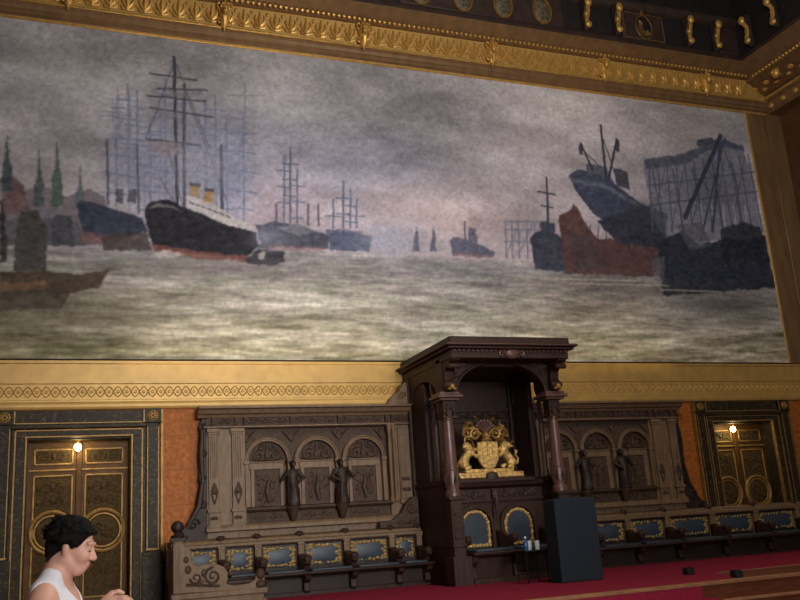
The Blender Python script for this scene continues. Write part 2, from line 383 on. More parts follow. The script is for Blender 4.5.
def console(x,y,rz,label):
    t=thing('gilded_bracket',label,'bracket',(0,0,0),'gilded scroll brackets in the dark frieze')
    def T(p):
        c,s_=math.cos(rz),math.sin(rz); return (x+p[0]*c-p[1]*s_,y+p[0]*s_+p[1]*c,p[2])
    mb=MB(); mb.T=T
    S=[(-.02,11.80),(-.12,11.84),(-.17,11.92),(-.12,12.02),(-.1,12.14),(-.16,12.28),(-.24,12.40),(-.22,12.54),(-.02,12.6)]
    mb.prism(S,-.06,.06,'x')
    mb.build('body','dark',t,bevel=.012)
    mb=MB(); mb.T=T
    mb.ell((0,-.25,12.42),(.085,.07,.11),10,7); mb.ell((0,-.13,12.19),(.055,.06,.07),8,6); mb.ell((0,-.17,11.93),(.085,.06,.08),10,7)
    mb.tube([(0,-.22,12.36),(.03,-.16,12.26),(0,-.14,12.1),(-.03,-.16,12.0),(0,-.19,11.88)],[.05,.045,.05,.045,.02],6)
    mb.build('leaf','gold',t)
    return t
for x,l in((10.46,'gilded scroll bracket in the dark frieze, farthest left of the four'),(11.26,'gilded scroll bracket in the dark frieze, directly left of the shield medallion'),(13.18,'gilded scroll bracket in the dark frieze, directly right of the shield medallion'),(13.96,'gilded scroll bracket in the dark frieze, last on the end wall before the corner')): console(x,-.45,0,l)
# ------------------------------------------------------------------ right hand wall cornice
Q=lambda prof:[(XR-p,z) for p,z in prof]
def yband(mb,prof,y0,y1): return mb.prism(Q(prof),y0,y1,'y')
mb=MB(); yband(mb,[(0,10.62),(.36,10.62),(.42,10.68),(.42,10.86),(.5,10.90),(.5,10.99),(.44,11.03),(.55,11.05),(.92,11.28),(1.0,11.29),(1.02,11.38),(1.1,11.42),(1.2,11.5),(1.33,11.58),(1.36,11.60),(1.36,11.66),(0,11.66)],-19.9,-.1)
sc=struct(mb,'trim_6','frame',smooth=30)
mb=MB(); mb.tube([(XR-.5,-.12,10.95),(XR-.5,-14,10.95)],.03,6); y=-.5
mb2=MB()
while y>-6:
    mb2.ell((XR-1.03,y,11.335),(.036,.036,.036),6,4); y-=.105
y=-.28
while y>-6:
    mb.ell((XR-.42,y,10.76),(.05,.07,.07),8,5); mb.ell((XR-.72,y+.1,11.19),(.08,.1,.07),7,5); mb.ell((XR-.62,y-.1,11.11),(.05,.08,.05),7,5); y-=.38
mb.build('modillion_row','gold',sc); mb2.build('bead_row','gold',sc)
mb=MB(); mb.box(XR-1.28,XR,-19.9,-.42,11.66,13.3); struct(mb,'trim_7','darker')
mb=MB(); yband(mb,[(1.2,11.64),(1.38,11.64),(1.38,11.72),(1.3,11.8),(1.2,11.82)],-19,-.45); mb.build('moulding','dark',bpy.data.objects['trim_7'])
console(XR-1.3,-.95,-PI/2,'gilded scroll bracket on the right wall, nearest the corner')
console(XR-1.3,-1.75,-PI/2,'gilded scroll bracket on the right wall, farther from the corner')
t=thing('gilded_mask','gilded mask on the right wall cornice, at the right edge just past the corner','ornament',(XR-.8,-.95,11.05))
mb=MB(); mb.ell((XR-.82,-.95,11.2),(.09,.11,.14),12,8); mb.ell((XR-.9,-.95,11.2),(.04,.03,.04),6,4); mb.build('face','gold',t)
mb=MB()
for i in range(5):
    a=PI*(.1+.2*i); mb.ell((XR-.84,-.95+.14*math.cos(a),11.25+.12*math.sin(a)),(.05,.05,.06),7,5)
mb.build('crown_of_leaves','gold',t)
# ------------------------------------------------------------------ doors
def make_door(n,c):
    t=thing('door_%d'%n,None,None,(c,0,DZ),kind='structure')
    # marble surround
    mb=MB()
    for s_ in(-1,1):
        a,b=sorted((c+s_*1.0,c+s_*1.2)); mb.box(a,b,-.10,0,DZ,3.56)
        a,b=sorted((c+s_*.80,c+s_*.93)); mb.box(a,b,-.06,0,DZ,3.36)
        a,b=sorted((c+s_*.94,c+s_*1.27)); mb.box(a,b,-.14,0,DZ,1.55)
        a,b=sorted((c+s_*.93,c+s_*1.0)); mb.box(a,b,-.07,0,DZ,3.56)
        a,b=sorted((c+s_*.76,c+s_*.80)); mb.box(a,b,0,.30,DZ,3.36)
        a,b=sorted((c+s_*.95,c+s_*1.25)); mb.box(a,b,-.12,0,3.56,3.79)
    mb.box(c-.93,c+.93,-.06,0,3.36,3.47); mb.box(c-1.0,c+1.0,-.13,0,3.50,3.56); mb.box(c-.95,c+.95,-.08,0,3.56,3.78); mb.box(c-.8,c+.8,0,.30,3.33,3.37)
    mb.build('marble_surround','marble_g',t,bevel=.008)
    mb=MB()
    for s_ in(-1,1):
        for u,w,y,z0,z1 in((.785,.022,-.065,DZ,3.38),(.94,.022,-.075,DZ,3.47),(1.02,.014,-.105,1.6,3.5),(1.19,.014,-.105,1.6,3.5),(1.245,.035,-.10,1.5,3.78)):
            mb.box(c+s_*u-w/2,c+s_*u+w/2,y,0,z0,z1)
        a,b=sorted((c+s_*1.0,c+s_*1.2)); mb.box(a,b,-.108,-.05,1.57,1.60)
        a,b=c+s_*.96,c+s_*1.24
        for x in(a,b): mb.box(x-.01,x+.01,-.125,0,3.575,3.775)
    mb.box(c-.8,c+.8,-.068,0,3.365,3.385); mb.box(c-.93,c+.93,-.07,0,3.465,3.485); mb.box(c-.95,c+.95,-.085,0,3.575,3.59)
    mb.build('gilt_strip','goldd',t)
    for s_ in(-1,1):
        mb=MB(); mb.arc(c+s_*1.1,3.675,.07,.07,-.125,.014,0,2*PI,14,5,closed=True)
        for i in range(6): mb.ell((c+s_*1.1+.035*math.cos(i*PI/3),-.125,3.675+.035*math.sin(i*PI/3)),(.022,.016,.022),6,4)
        mb.build('rosette','goldd',t)
    mb=MB(); mb.box(c-.045,c+.045,.24,.33,DZ,3.33); mb.build('astragal','door',t,bevel=.01)
    for s_ in(-1,1):
        x0,x1=sorted((c+s_*.01,c+s_*.75)); xc=(x0+x1)/2
        mb=MB(); mb.box(min(c+s_*.01,c+s_*.785),max(c+s_*.01,c+s_*.785),.27,.34,DZ,3.36); lf=mb.build('door_leaf','door',t,bevel=.006)
        mb=MB(); mb.box(x0+.1,x1-.1,.262,.28,2.985,3.2); mb.box(x0+.1,x1-.1,.262,.28,.95,2.78)
        mb.scrolls(x0+.12,x1-.12,3.0,3.19,.26,.014); mb.scrolls(x0+.14,x1-.14,2.5,2.72,.26,.014); mb.scrolls(x0+.14,x1-.14,2.3,2.5,.26,.014); mb.scrolls(x0+.14,x1-.14,1.2,1.45,.26,.014)
        mb.build('carved_panel','doorp',lf)
        mb=MB()
        for a,b,z0,z1 in((x0+.075,x1-.075,2.965,3.22),(x0+.075,x1-.075,.92,2.81)):
            for u,v,w,q in((a,b,z0,z0+.028),(a,b,z1-.028,z1),(a,a+.028,z0,z1),(b-.028,b,z0,z1)): mb.box(u,v,.248,.28,w,q)
        mb.box(x0,x1,.25,.28,2.87,2.90)
        mb.build('gilt_moulding','goldd',lf,bevel=.006)
        mb=MB(); mb.arc(xc,1.93,.315,.315,.25,.03,0,2*PI,32,8,closed=True); mb.arc(xc,1.93,.255,.255,.25,.018,0,2*PI,32,6,closed=True); mb.build('roundel_ring','goldd',lf)
        mb=MB(); mb.ell((xc,.262,1.93),(.235,.02,.235),24,8); mb.spiral(xc-.09,1.97,.245,.09,1.2,0,1,.02); mb.spiral(xc+.09,1.9,.245,.09,1.2,PI,1,.02); mb.ell((xc,.245,1.93),(.05,.03,.09),8,6); mb.build('roundel','doorp',lf)
        mb=MB(); mb.ell((c+s_*.05,.235,1.62),(.022,.025,.022),8,6); mb.lathe([(.018,0),(.012,.03)],(c+s_*.05,.25,1.6),8); mb.build('door_handle','goldd',lf)
make_door(1,DC[0]); make_door(2,DC[1])
def lamp(x,y,z,label):
    t=thing('door_lamp',label,'lamp',(x,y,z+.16))
    mb=MB(); mb.ell((x,y,z),(.055,.055,.06),14,10); mb.build('bulb','bulb',t)
    mb=MB(); mb.lathe([(.022,.045),(.03,.06),(.03,.085),(.012,.09),(.012,.10),(.05,.105),(.05,.12)],(x,y,z),12); mb.tube([(x,y,z+.1),(x,y,3.345)],.01,6); mb.build('lamp_holder','brass',t)
    ld=bpy.data.lights.new('door_lamp_light','POINT'); ld.energy=7; ld.color=(1,.86,.5); ld.shadow_soft_size=.06
    lo=bpy.data.objects.new('door_lamp_light',ld); COL.objects.link(lo); lo.location=(x,y-.09,z-.02)
lamp(.30,.10,3.22,'lit bare bulb under the lintel of the left door, above the person')
lamp(13.24,.10,3.22,'lit bare bulb under the lintel of the right door')
# vertical frame boards right of the painting (and their twins left of it)
for k,(x0,x1) in enumerate(((14.93,15.95),(-2.15,-1.17))):
    mb=MB(); mb.box(x0,x1,-.03,0,4.6,10.62)
    m_=(x0+x1)/2
    a=x0 if k==0 else x1
    mb.box(x0+.02,m_-.03,-.07,0,4.6,10.62); mb.box(m_+.05,x1,-.09,0,4.6,10.62)
    struct(mb,'trim_%d'%(8+k),'frame',bevel=.02)
# ================================================================== THE PAINTING
W,H=760,290; CX0,CX1,CZ0,CZ1=-1.16,14.92,4.6,10.62
def noise(cx,cy,oct=3):
    o=np.zeros((H,W)); amp=1;tot=0
    for k in range(oct):
        gx,gy=int(cx*2**k)+2,int(cy*2**k)+2; g=rng.random((gy,gx))
        u=np.linspace(0,gx-1.001,W);v=np.linspace(0,gy-1.001,H); i=u.astype(int);j=v.astype(int); fu=u-i;fv=v-j; fu=fu*fu*(3-2*fu);fv=fv*fv*(3-2*fv)
        a=g[np.ix_(j,i)]*(1-fu)+g[np.ix_(j,i+1)]*fu; b=g[np.ix_(j+1,i)]*(1-fu)+g[np.ix_(j+1,i+1)]*fu
        o+=amp*(a*(1-fv)[:,None]+b*fv[:,None]); tot+=amp; amp*=.55
    return o/tot-.5
UU,VV=np.meshgrid(np.arange(W,dtype=float),np.arange(H,dtype=float))
def cv(p):
    X,Z=wallpt(p[0],p[1],-.02); return ((X-CX0)/(CX1-CX0)*(W-1),(CZ1-Z)/(CZ1-CZ0)*(H-1))
JX,JY=noise(120,50,2)*3.0,noise(120,50,2)*3.0
img=np.zeros((H,W,3)); tex=noise(160,90,3)
def blend(a,col,vary=10):
    global img
    c=np.array(col,float)+tex[...,None]*vary*2; img=img*(1-a[...,None])+c*a[...,None]
def poly(pts,col,al=1,jit=1,vary=12):
    q=[cv(p) for p in pts]; x=UU+JX*jit; y=VV+JY*jit; ins=np.zeros((H,W),bool); n=len(q)
    for i in range(n):
        (x1,y1),(x2,y2)=q[i],q[(i+1)%n]
        if y1==y2: continue
        ins^=((y1>y)!=(y2>y))&(x<(x2-x1)*(y-y1)/(y2-y1)+x1)
    a=ins.astype(float)
    a[1:-1,1:-1]=(a[1:-1,1:-1]*2+a[:-2,1:-1]+a[2:,1:-1]+a[1:-1,:-2]+a[1:-1,2:])/6
    blend(a*al,col,vary)
def line(p,q,w,col,al=1,jit=.4):
    (x1,y1),(x2,y2)=cv(p),cv(q); x=UU+JX*jit;y=VV+JY*jit; L=(x2-x1)**2+(y2-y1)**2+1e-9
    t=np.clip(((x-x1)*(x2-x1)+(y-y1)*(y2-y1))/L,0,1); d=np.hypot(x-x1-t*(x2-x1),y-y1-t*(y2-y1))
    blend(np.clip(w/2+.6-d,0,1)*al,col,6)
def blob(p,rx,ry,col,al):
    x,y=cv(p); blend(np.exp(-(((UU-x)/rx)**2+((VV-y)/ry)**2))*al,col,0)
# sky
top=np.array((110,108,106.));hor=np.array((134,125,126.)); vh=cv((430,256))[1]
tt=np.clip(VV/vh,0,1)[...,None]; img=top*(1-tt)+hor*tt
for p,rx,ry,c,a in(((60,60),120,60,(103,102,95),.6),((60,150),110,60,(110,107,103),.5),((300,90),120,40,(117,115,113),.5),((420,105),70,35,(96,93,94),.6),((330,170),120,45,(108,110,122),.7),((570,110),70,50,(146,138,132),.8),((690,120),70,40,(116,110,102),.6),((440,215),80,25,(146,126,120),.7),((260,205),60,40,(140,120,120),.5),((540,180),40,40,(134,124,126),.6),((30,200),80,30,(112,106,98),.5)): blob(p,rx,ry,c,a)
cl=noise(9,10,5); cl2=noise(30,16,4); img+= (cl*46+cl2*22)[...,None]*np.array((1,.97,.95)); img*=1.10
# water
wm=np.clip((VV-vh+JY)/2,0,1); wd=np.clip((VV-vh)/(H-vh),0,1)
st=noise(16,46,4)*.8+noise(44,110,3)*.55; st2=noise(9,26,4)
wc=np.stack([116+16*wd,113+12*wd,111-14*wd],-1)+((st*92)*(.4+.8*wd))[...,None]*np.array((1,.98,.9))+(st2*44)[...,None]  # lighter, warmer toward the bottom: strip lamp glow painted into the water colour
wl=np.exp(-((UU-0)/95)**2-((VV-H+18)/60)**2); wc=wc*(1-.28*wl[...,None]); wc[...,2]-=10*wl
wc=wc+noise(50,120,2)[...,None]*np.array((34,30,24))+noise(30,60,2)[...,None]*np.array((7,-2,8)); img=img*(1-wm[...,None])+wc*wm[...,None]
hz=np.exp(-((VV-vh)/5.)**2)*np.exp(-((UU-cv((450,256))[0])/110)**2); blend(hz*.5,(150,138,134),0)
D=(42,43,48);BL=(86,94,112);DB=(58,64,80);RB=(84,61,58)
# skyline with spires on the left
poly([(0,246),(0,180),(14,176),(26,190),(48,188),(66,198),(88,190),(104,196),(112,246)],(84,76,78),.75)
poly([(0,214),(4,180),(16,180),(24,188),(30,214)],(88,62,56),.6)
for x,b,tp,w,c in((7,192,128,5.5,(58,68,68)),(39,207,148,5.5,(64,72,70)),(57,207,134,6,(64,82,70)),(80,207,165,4.5,(72,80,82))):
    poly([(x-w,b),(x-w*.9,(b+tp)/2+8),(x-w*.35,(b+tp)/2-2),(x,tp),(x+w*.35,(b+tp)/2-2),(x+w*.9,(b+tp)/2+8),(x+w,b)],c,.9,.5)
blob((60,225),60,14,(92,90,98),.4)
poly([(0,246),(0,222),(30,216),(76,224),(90,246)],(66,66,68),.6)
# hazy sailing ships behind
for k in range(26):
    x=112+rng.random()*134; y=95+rng.random()*110; w=6+rng.random()*10; line((x-w,y+rng.random()*3),(x+w,y+rng.random()*3),1.1,BL,.5); line((x,y-12),(x+rng.random()*2,y+30),1.0,BL,.5)
for x,tp in((116,140),(128,85),(137,92),(150,120),(165,80),(205,100),(215,95),(226,118),(243,118)):
    line((x,tp),(x+1,235),1.6,BL,.7)
    for k in range(5):
        y=tp+14+k*19; w=15-abs(k-2)*2.4; line((x-w,y),(x+w,y+2+rng.random()*3),1.4,BL,.62); line((x-w*.8,y+10),(x,y-8),.6,BL,.35)
blob((190,165),46,50,(94,104,124),.55); blob((135,175),25,40,(96,102,118),.4); blob((232,180),22,40,(98,108,130),.5)
# pilings and barges at left
poly([(16,232),(20,214),(38,210),(46,228),(46,272),(14,272)],(62,60,56),.95); poly([(50,226),(56,214),(70,216),(74,246),(52,246)],(64,64,66),.9)
poly([(0,200),(6,214),(8,262),(0,264)],(52,48,46),.9)
poly([(0,274),(40,271),(80,275),(109,270),(100,288),(60,296),(0,294)],(66,56,44),.95); poly([(0,288),(50,284),(70,294),(60,308),(0,312)],(58,52,44),.9); poly([(0,283),(44,281),(52,288),(0,292)],(112,78,56),.6)
# second steamer
poly([(76,204),(84,201),(110,208),(142,218),(148,232),(120,240),(82,236)],(50,54,66),.95); poly([(80,231),(120,238),(116,247),(82,243)],(104,74,70),.7)
poly([(108,202),(140,209),(141,218),(110,209)],(132,126,122),.6); line((107,140),(108,205),1.6,(70,72,80),.9); line((137,146),(139,214),1.4,(70,72,84),.8)
for x in(116,128): poly([(x,190),(x+8,190),(x+8,204),(x,203)],(66,66,72),.8)
poly([(100,238),(118,232),(148,234),(152,250),(104,252)],(64,56,54),.8)
# big dark steamer
for x,tp,c,a in((174,58,(62,62,68),1),(184,85,(70,72,82),.95)):
    line((x,tp),(x+3 if x<180 else x,212),2.4,c,a)
for (x1,y1),(x2,y2) in(((150,74),(197,81)),((158,89),(207,91)),((147,96),(205,102)),((150,108),(212,118)),((148,140),(200,146))): line((x1,y1),(x2,y2),1.8,(72,70,76),.85)
poly([(149,141),(183,144),(178,154),(163,159),(155,154)],(116,106,104),.75); poly([(168,91),(205,92),(198,98),(172,97)],(104,98,100),.7); poly([(150,108),(178,113),(176,120),(160,119)],(104,100,104),.5)
for a,b in(((174,62),(146,140)),((175,62),(210,150)),((184,90),(226,200)),((160,178),(178,210)),((168,150),(182,205))): line(a,b,1.0,(70,70,78),.6)
line((221,146),(222,212),2.4,(64,66,76),.9)
poly([(185,196),(208,201),(232,216),(254,228),(250,236),(186,210)],(150,144,136),.85)
for k in range(7): line((190+k*6,203+k*2.2),(193+k*6,204+k*2.3),1.6,(84,84,88),.8)
for x,y in((190,184),(204,190)): poly([(x,y),(x+10,y+1),(x+10,y+14),(x,y+12)],(134,104,62),.9); poly([(x,y-2),(x+10,y-1),(x+10,y+3),(x,y+2)],(60,56,56),.9)
blob((205,165),26,22,(128,128,136),.6)
poly([(144,211),(150,203),(166,199),(176,204),(200,214),(228,226),(256,233),(258,247),(242,260),(156,250),(149,236)],D,.98,.7); poly([(148,209),(160,203),(172,207),(188,214),(168,208),(156,208)],(120,118,116),.6)
poly([(152,244),(200,252),(248,257),(244,263),(196,259),(156,251)],(108,68,60),.8)
poly([(150,254),(170,250),(184,256),(160,259)],(160,154,144),.55)
# middle distance
poly([(256,226),(272,222),(300,226),(330,236),(328,248),(262,248)],(68,70,80),.95); poly([(262,245),(325,247),(322,251),(264,251)],(112,84,80),.6)
poly([(326,230),(350,232),(371,236),(368,252),(330,250)],(74,80,96),.95)
for x,tp,c in((284,155,(84,90,108)),(290,148,(78,84,100)),(297,170,BL),(343,182,(80,88,106)),(350,190,BL),(356,200,BL),(333,200,BL)):
    line((x,tp),(x,228),1.6,c,.9)
    for k in range(3): line((x-8+k,tp+16+k*16),(x+8-k,tp+17+k*16),1.3,c,.75)
for x in(276,308,318): line((x,205),(x,226),1.8,(76,78,86),.8)
poly([(276,228),(300,224),(318,232),(300,236)],(120,118,120),.45)
blob((385,240),22,14,(128,132,146),.7); blob((410,236),22,18,(134,132,138),.5)
poly([(244,258),(258,250),(284,252),(285,262),(270,266),(246,264)],(58,56,62),.95); poly([(254,248),(264,240),(270,250)],(74,74,80),.9); poly([(258,254),(264,252),(264,260),(258,260)],(170,160,140),.6); blob((266,238),14,9,(116,120,130),.6)
for x in(416,433): poly([(x-4,252),(x-2,238),(x,226),(x+2,238),(x+4,252)],(84,86,100),.9)
poly([(449,240),(453,237),(478,244),(494,252),(492,258),(452,256)],(84,84,98),.95); line((464,222),(465,244),1.5,(84,84,98),.9); poly([(468,228),(476,229),(476,244),(468,243)],(80,82,96),.9); poly([(452,253),(490,256),(490,259),(452,257)],(120,92,88),.6)
# dock frame in haze and small craft
for x in(505,511,518,526,534): line((x,224),(x+1,258),1.6,(96,98,112),.8)
for y in(222,230,242): line((504,y),(538,y),1.6,(96,98,112),.75)
for a,b in(((506,256),(518,224)),((518,256),(532,224))): line(a,b,1.2,(96,98,112),.7)
poly([(530,238),(540,230),(556,234),(562,240),(566,272),(534,270)],(58,62,74),.97); line((546,178),(548,232),2.2,(64,66,74),.95); line((538,192),(554,195),1.8,(64,66,74),.95); line((541,206),(552,208),1.6,(64,66,74),.9); poly([(539,222),(554,224),(555,240),(540,238)],(60,64,74),.9)
# vessel in dock, red supports
poly([(558,216),(570,210),(574,204),(584,222),(598,240),(640,236),(668,244),(668,278),(564,274)],RB,.95); poly([(566,232),(590,238),(606,268),(580,272)],(74,68,72),.8)
for p_ in((578,256),(604,262),(632,258),(655,262)): blob(p_,9,9,(58,54,58),.6)
blob((622,262),34,8,(88,60,56),.5)
for k in range(9): line((590+k*8,226+k),(588+k*8,272),1.6,(72,62,66),.55)
poly([(568,176),(576,170),(606,176),(614,184),(640,204),(668,214),(664,232),(628,222),(608,226),(592,214),(576,192)],(60,66,82),.97,.7); poly([(568,178),(604,184),(640,206),(660,216),(654,217),(604,189),(572,183)],(98,100,106),.55)
poly([(596,222),(640,206),(664,214),(668,250),(620,244)],(52,55,66),.95); blob((640,215),26,14,(58,60,70),.7); blob((600,250),30,10,(76,58,58),.6)
poly([(586,164),(606,167),(612,182),(586,176)],(72,76,86),.9); poly([(612,168),(626,172),(630,190),(616,186)],(64,66,74),.95)
for a,b,w in(((600,126),(606,182),2.6),((616,140),(608,180),2.4),((580,144),(592,170),2.4),((582,150),(600,168),1.0),((603,140),(612,168),1.0)): line(a,b,w,(56,58,66),.95)
for p in((580,150),(617,146)): poly([(p[0]-2,p[1]-6),(p[0]+2,p[1]-5),(p[0]+2,p[1]+7),(p[0]-2,p[1]+5)],(54,56,62),.9)
# shipyard sheds and crane on the right
poly([(642,162),(684,156),(716,140),(742,148),(752,178),(762,240),(668,242),(652,220)],(82,86,96),.62); blob((712,195),40,30,(76,80,90),.55)
poly([(642,160),(684,154),(718,138),(742,146),(744,152),(716,146),(686,164),(646,170)],(70,74,84),.9)
for k in range(12): x=648+k*9; line((x,166-k*1.0),(x+4+k,232),1.8,(68,74,92),.75)
for k in range(5): line((652+k*20,172-k*2),(664+k*20,236),1.6,(62,68,82),.7); line((664+k*20,170-k*3),(650+k*20,232),1.2,(62,68,82),.6)
for yy in(186,206): line((648,yy),(756,yy-14),1.6,(66,72,86),.7)
for k in range(5): x=700+k*11; line((x,206),(x+2,226),2.2,(132,136,146),.5)
line((720,136),(684,218),5,(52,57,70),.9); line((724,138),(700,240),2,(54,60,72),.8); line((720,136),(712,232),3.0,(58,64,82),.95); line((720,140),(738,190),1.2,(62,68,84),.8)
for k in range(5): line((717-k*5,146+k*12),(718-k*1.2,150+k*16),1.0,(60,66,84),.8)
poly([(696,140),(712,138),(712,146),(696,147)],(60,64,72),.9)
poly([(656,242),(682,232),(700,246),(726,238),(746,240),(764,236),(775,288),(662,296)],(46,51,60),.95); poly([(674,226),(700,222),(712,246),(690,250)],(78,80,84),.7)
poly([(650,262),(664,256),(664,284),(654,280)],(92,96,104),.5); poly([(720,230),(742,222),(760,228),(770,262),(722,262)],(46,50,54),.8)
blend(np.exp(-((UU-cv((30,305))[0])/75)**2-((VV-cv((30,310))[1])/20)**2)*.55,(84,78,62),10); blend(np.exp(-((UU-cv((200,265))[0])/60)**2-((VV-cv((200,266))[1])/6)**2)*.45,(96,90,84),8); blend(np.exp(-((UU-cv((610,280))[0])/55)**2-((VV-cv((610,282))[1])/10)**2)*.6,(84,78,76),8)
wr=np.exp(-((UU-cv((720,300))[0])/70)**2-((VV-cv((720,305))[1])/16)**2); blend(wr*.65,(66,66,64),8)
for x0,x1,y in((540,640,279),(570,668,284),(660,720,290)): line((x0,y),(x1,y+2),1.6,(150,142,124),.5)
img*= (1+noise(220,100,2)*.14+ noise(380,145,1)*.10)[...,None]
img=np.clip(img,30,235)
img=img.mean(2,keepdims=True)*.25+img*.75; img=118+(img-118)*1.22; img*=np.array((.975,.985,1.055))
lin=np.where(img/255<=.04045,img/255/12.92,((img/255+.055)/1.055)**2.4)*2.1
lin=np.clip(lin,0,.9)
painting=thing('harbour_painting','huge wide canvas of a grey harbour with ships, covering the wall above the gold band','painting',(CX,0,CZ0))
gx,gz=np.meshgrid(np.linspace(CX0,CX1,W),np.linspace(CZ1,CZ0,H)); vv=np.stack([gx-CX,np.full_like(gx,-.045),gz-CZ0],-1).reshape(-1,3)
ii=np.arange(W*H).reshape(H,W); qf=np.stack([ii[1:,:-1],ii[1:,1:],ii[:-1,1:],ii[:-1,:-1]],-1).reshape(-1,4)
me=bpy.data.meshes.new('canvas'); me.vertices.add(W*H); me.vertices.foreach_set('co',vv.ravel()); nf=len(qf)
me.loops.add(nf*4); me.loops.foreach_set('vertex_index',qf.ravel().astype(np.int32)); me.polygons.add(nf); me.polygons.foreach_set('loop_start',np.arange(0,nf*4,4,dtype=np.int32))
me.update(calc_edges=True); me.validate()
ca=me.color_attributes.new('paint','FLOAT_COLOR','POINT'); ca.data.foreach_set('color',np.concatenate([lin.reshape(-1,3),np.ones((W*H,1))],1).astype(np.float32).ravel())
pm=mat('oil_paint',(110,110,110),.7,0,0,spec=.2); n=pm.node_tree.nodes; l=pm.node_tree.links
at=n.new('ShaderNodeVertexColor'); at.layer_name='paint'; l.new(at.outputs[0],n['Principled BSDF'].inputs['Base Color'])
nz=n.new('ShaderNodeTexNoise'); nz.inputs['Scale'].default_value=60; bp_=n.new('ShaderNodeBump'); bp_.inputs['Strength'].default_value=.15; bp_.inputs['Distance'].default_value=.01; l.new(nz.outputs[0],bp_.inputs['Height']); l.new(bp_.outputs[0],n['Principled BSDF'].inputs['Normal'])
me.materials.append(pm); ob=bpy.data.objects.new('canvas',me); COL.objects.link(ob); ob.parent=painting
mb=MB(); mb.box(CX0-.01,CX1+.01,-.04,-.012,CZ0-.0,CZ1+.01); mb.build('stretcher','frame',painting)
mb=MB()
for a,b,z0,z1 in((CX0-.02,CX1+.03,CZ1-.01,CZ1+.03),(CX0-.03,CX0+.012,CZ0,CZ1),(CX1-.012,CX1+.03,CZ0,CZ1)): mb.box(a,b,-.07,-.012,z0,z1)
mb.build('gilt_fillet','gold',painting,bevel=.01)
mb=MB(); mb.box(CX0-.02,CX1+.03,-.072,-.012,CZ0-.0,CZ0+.012); mb.build('dark_fillet','woodt',painting)
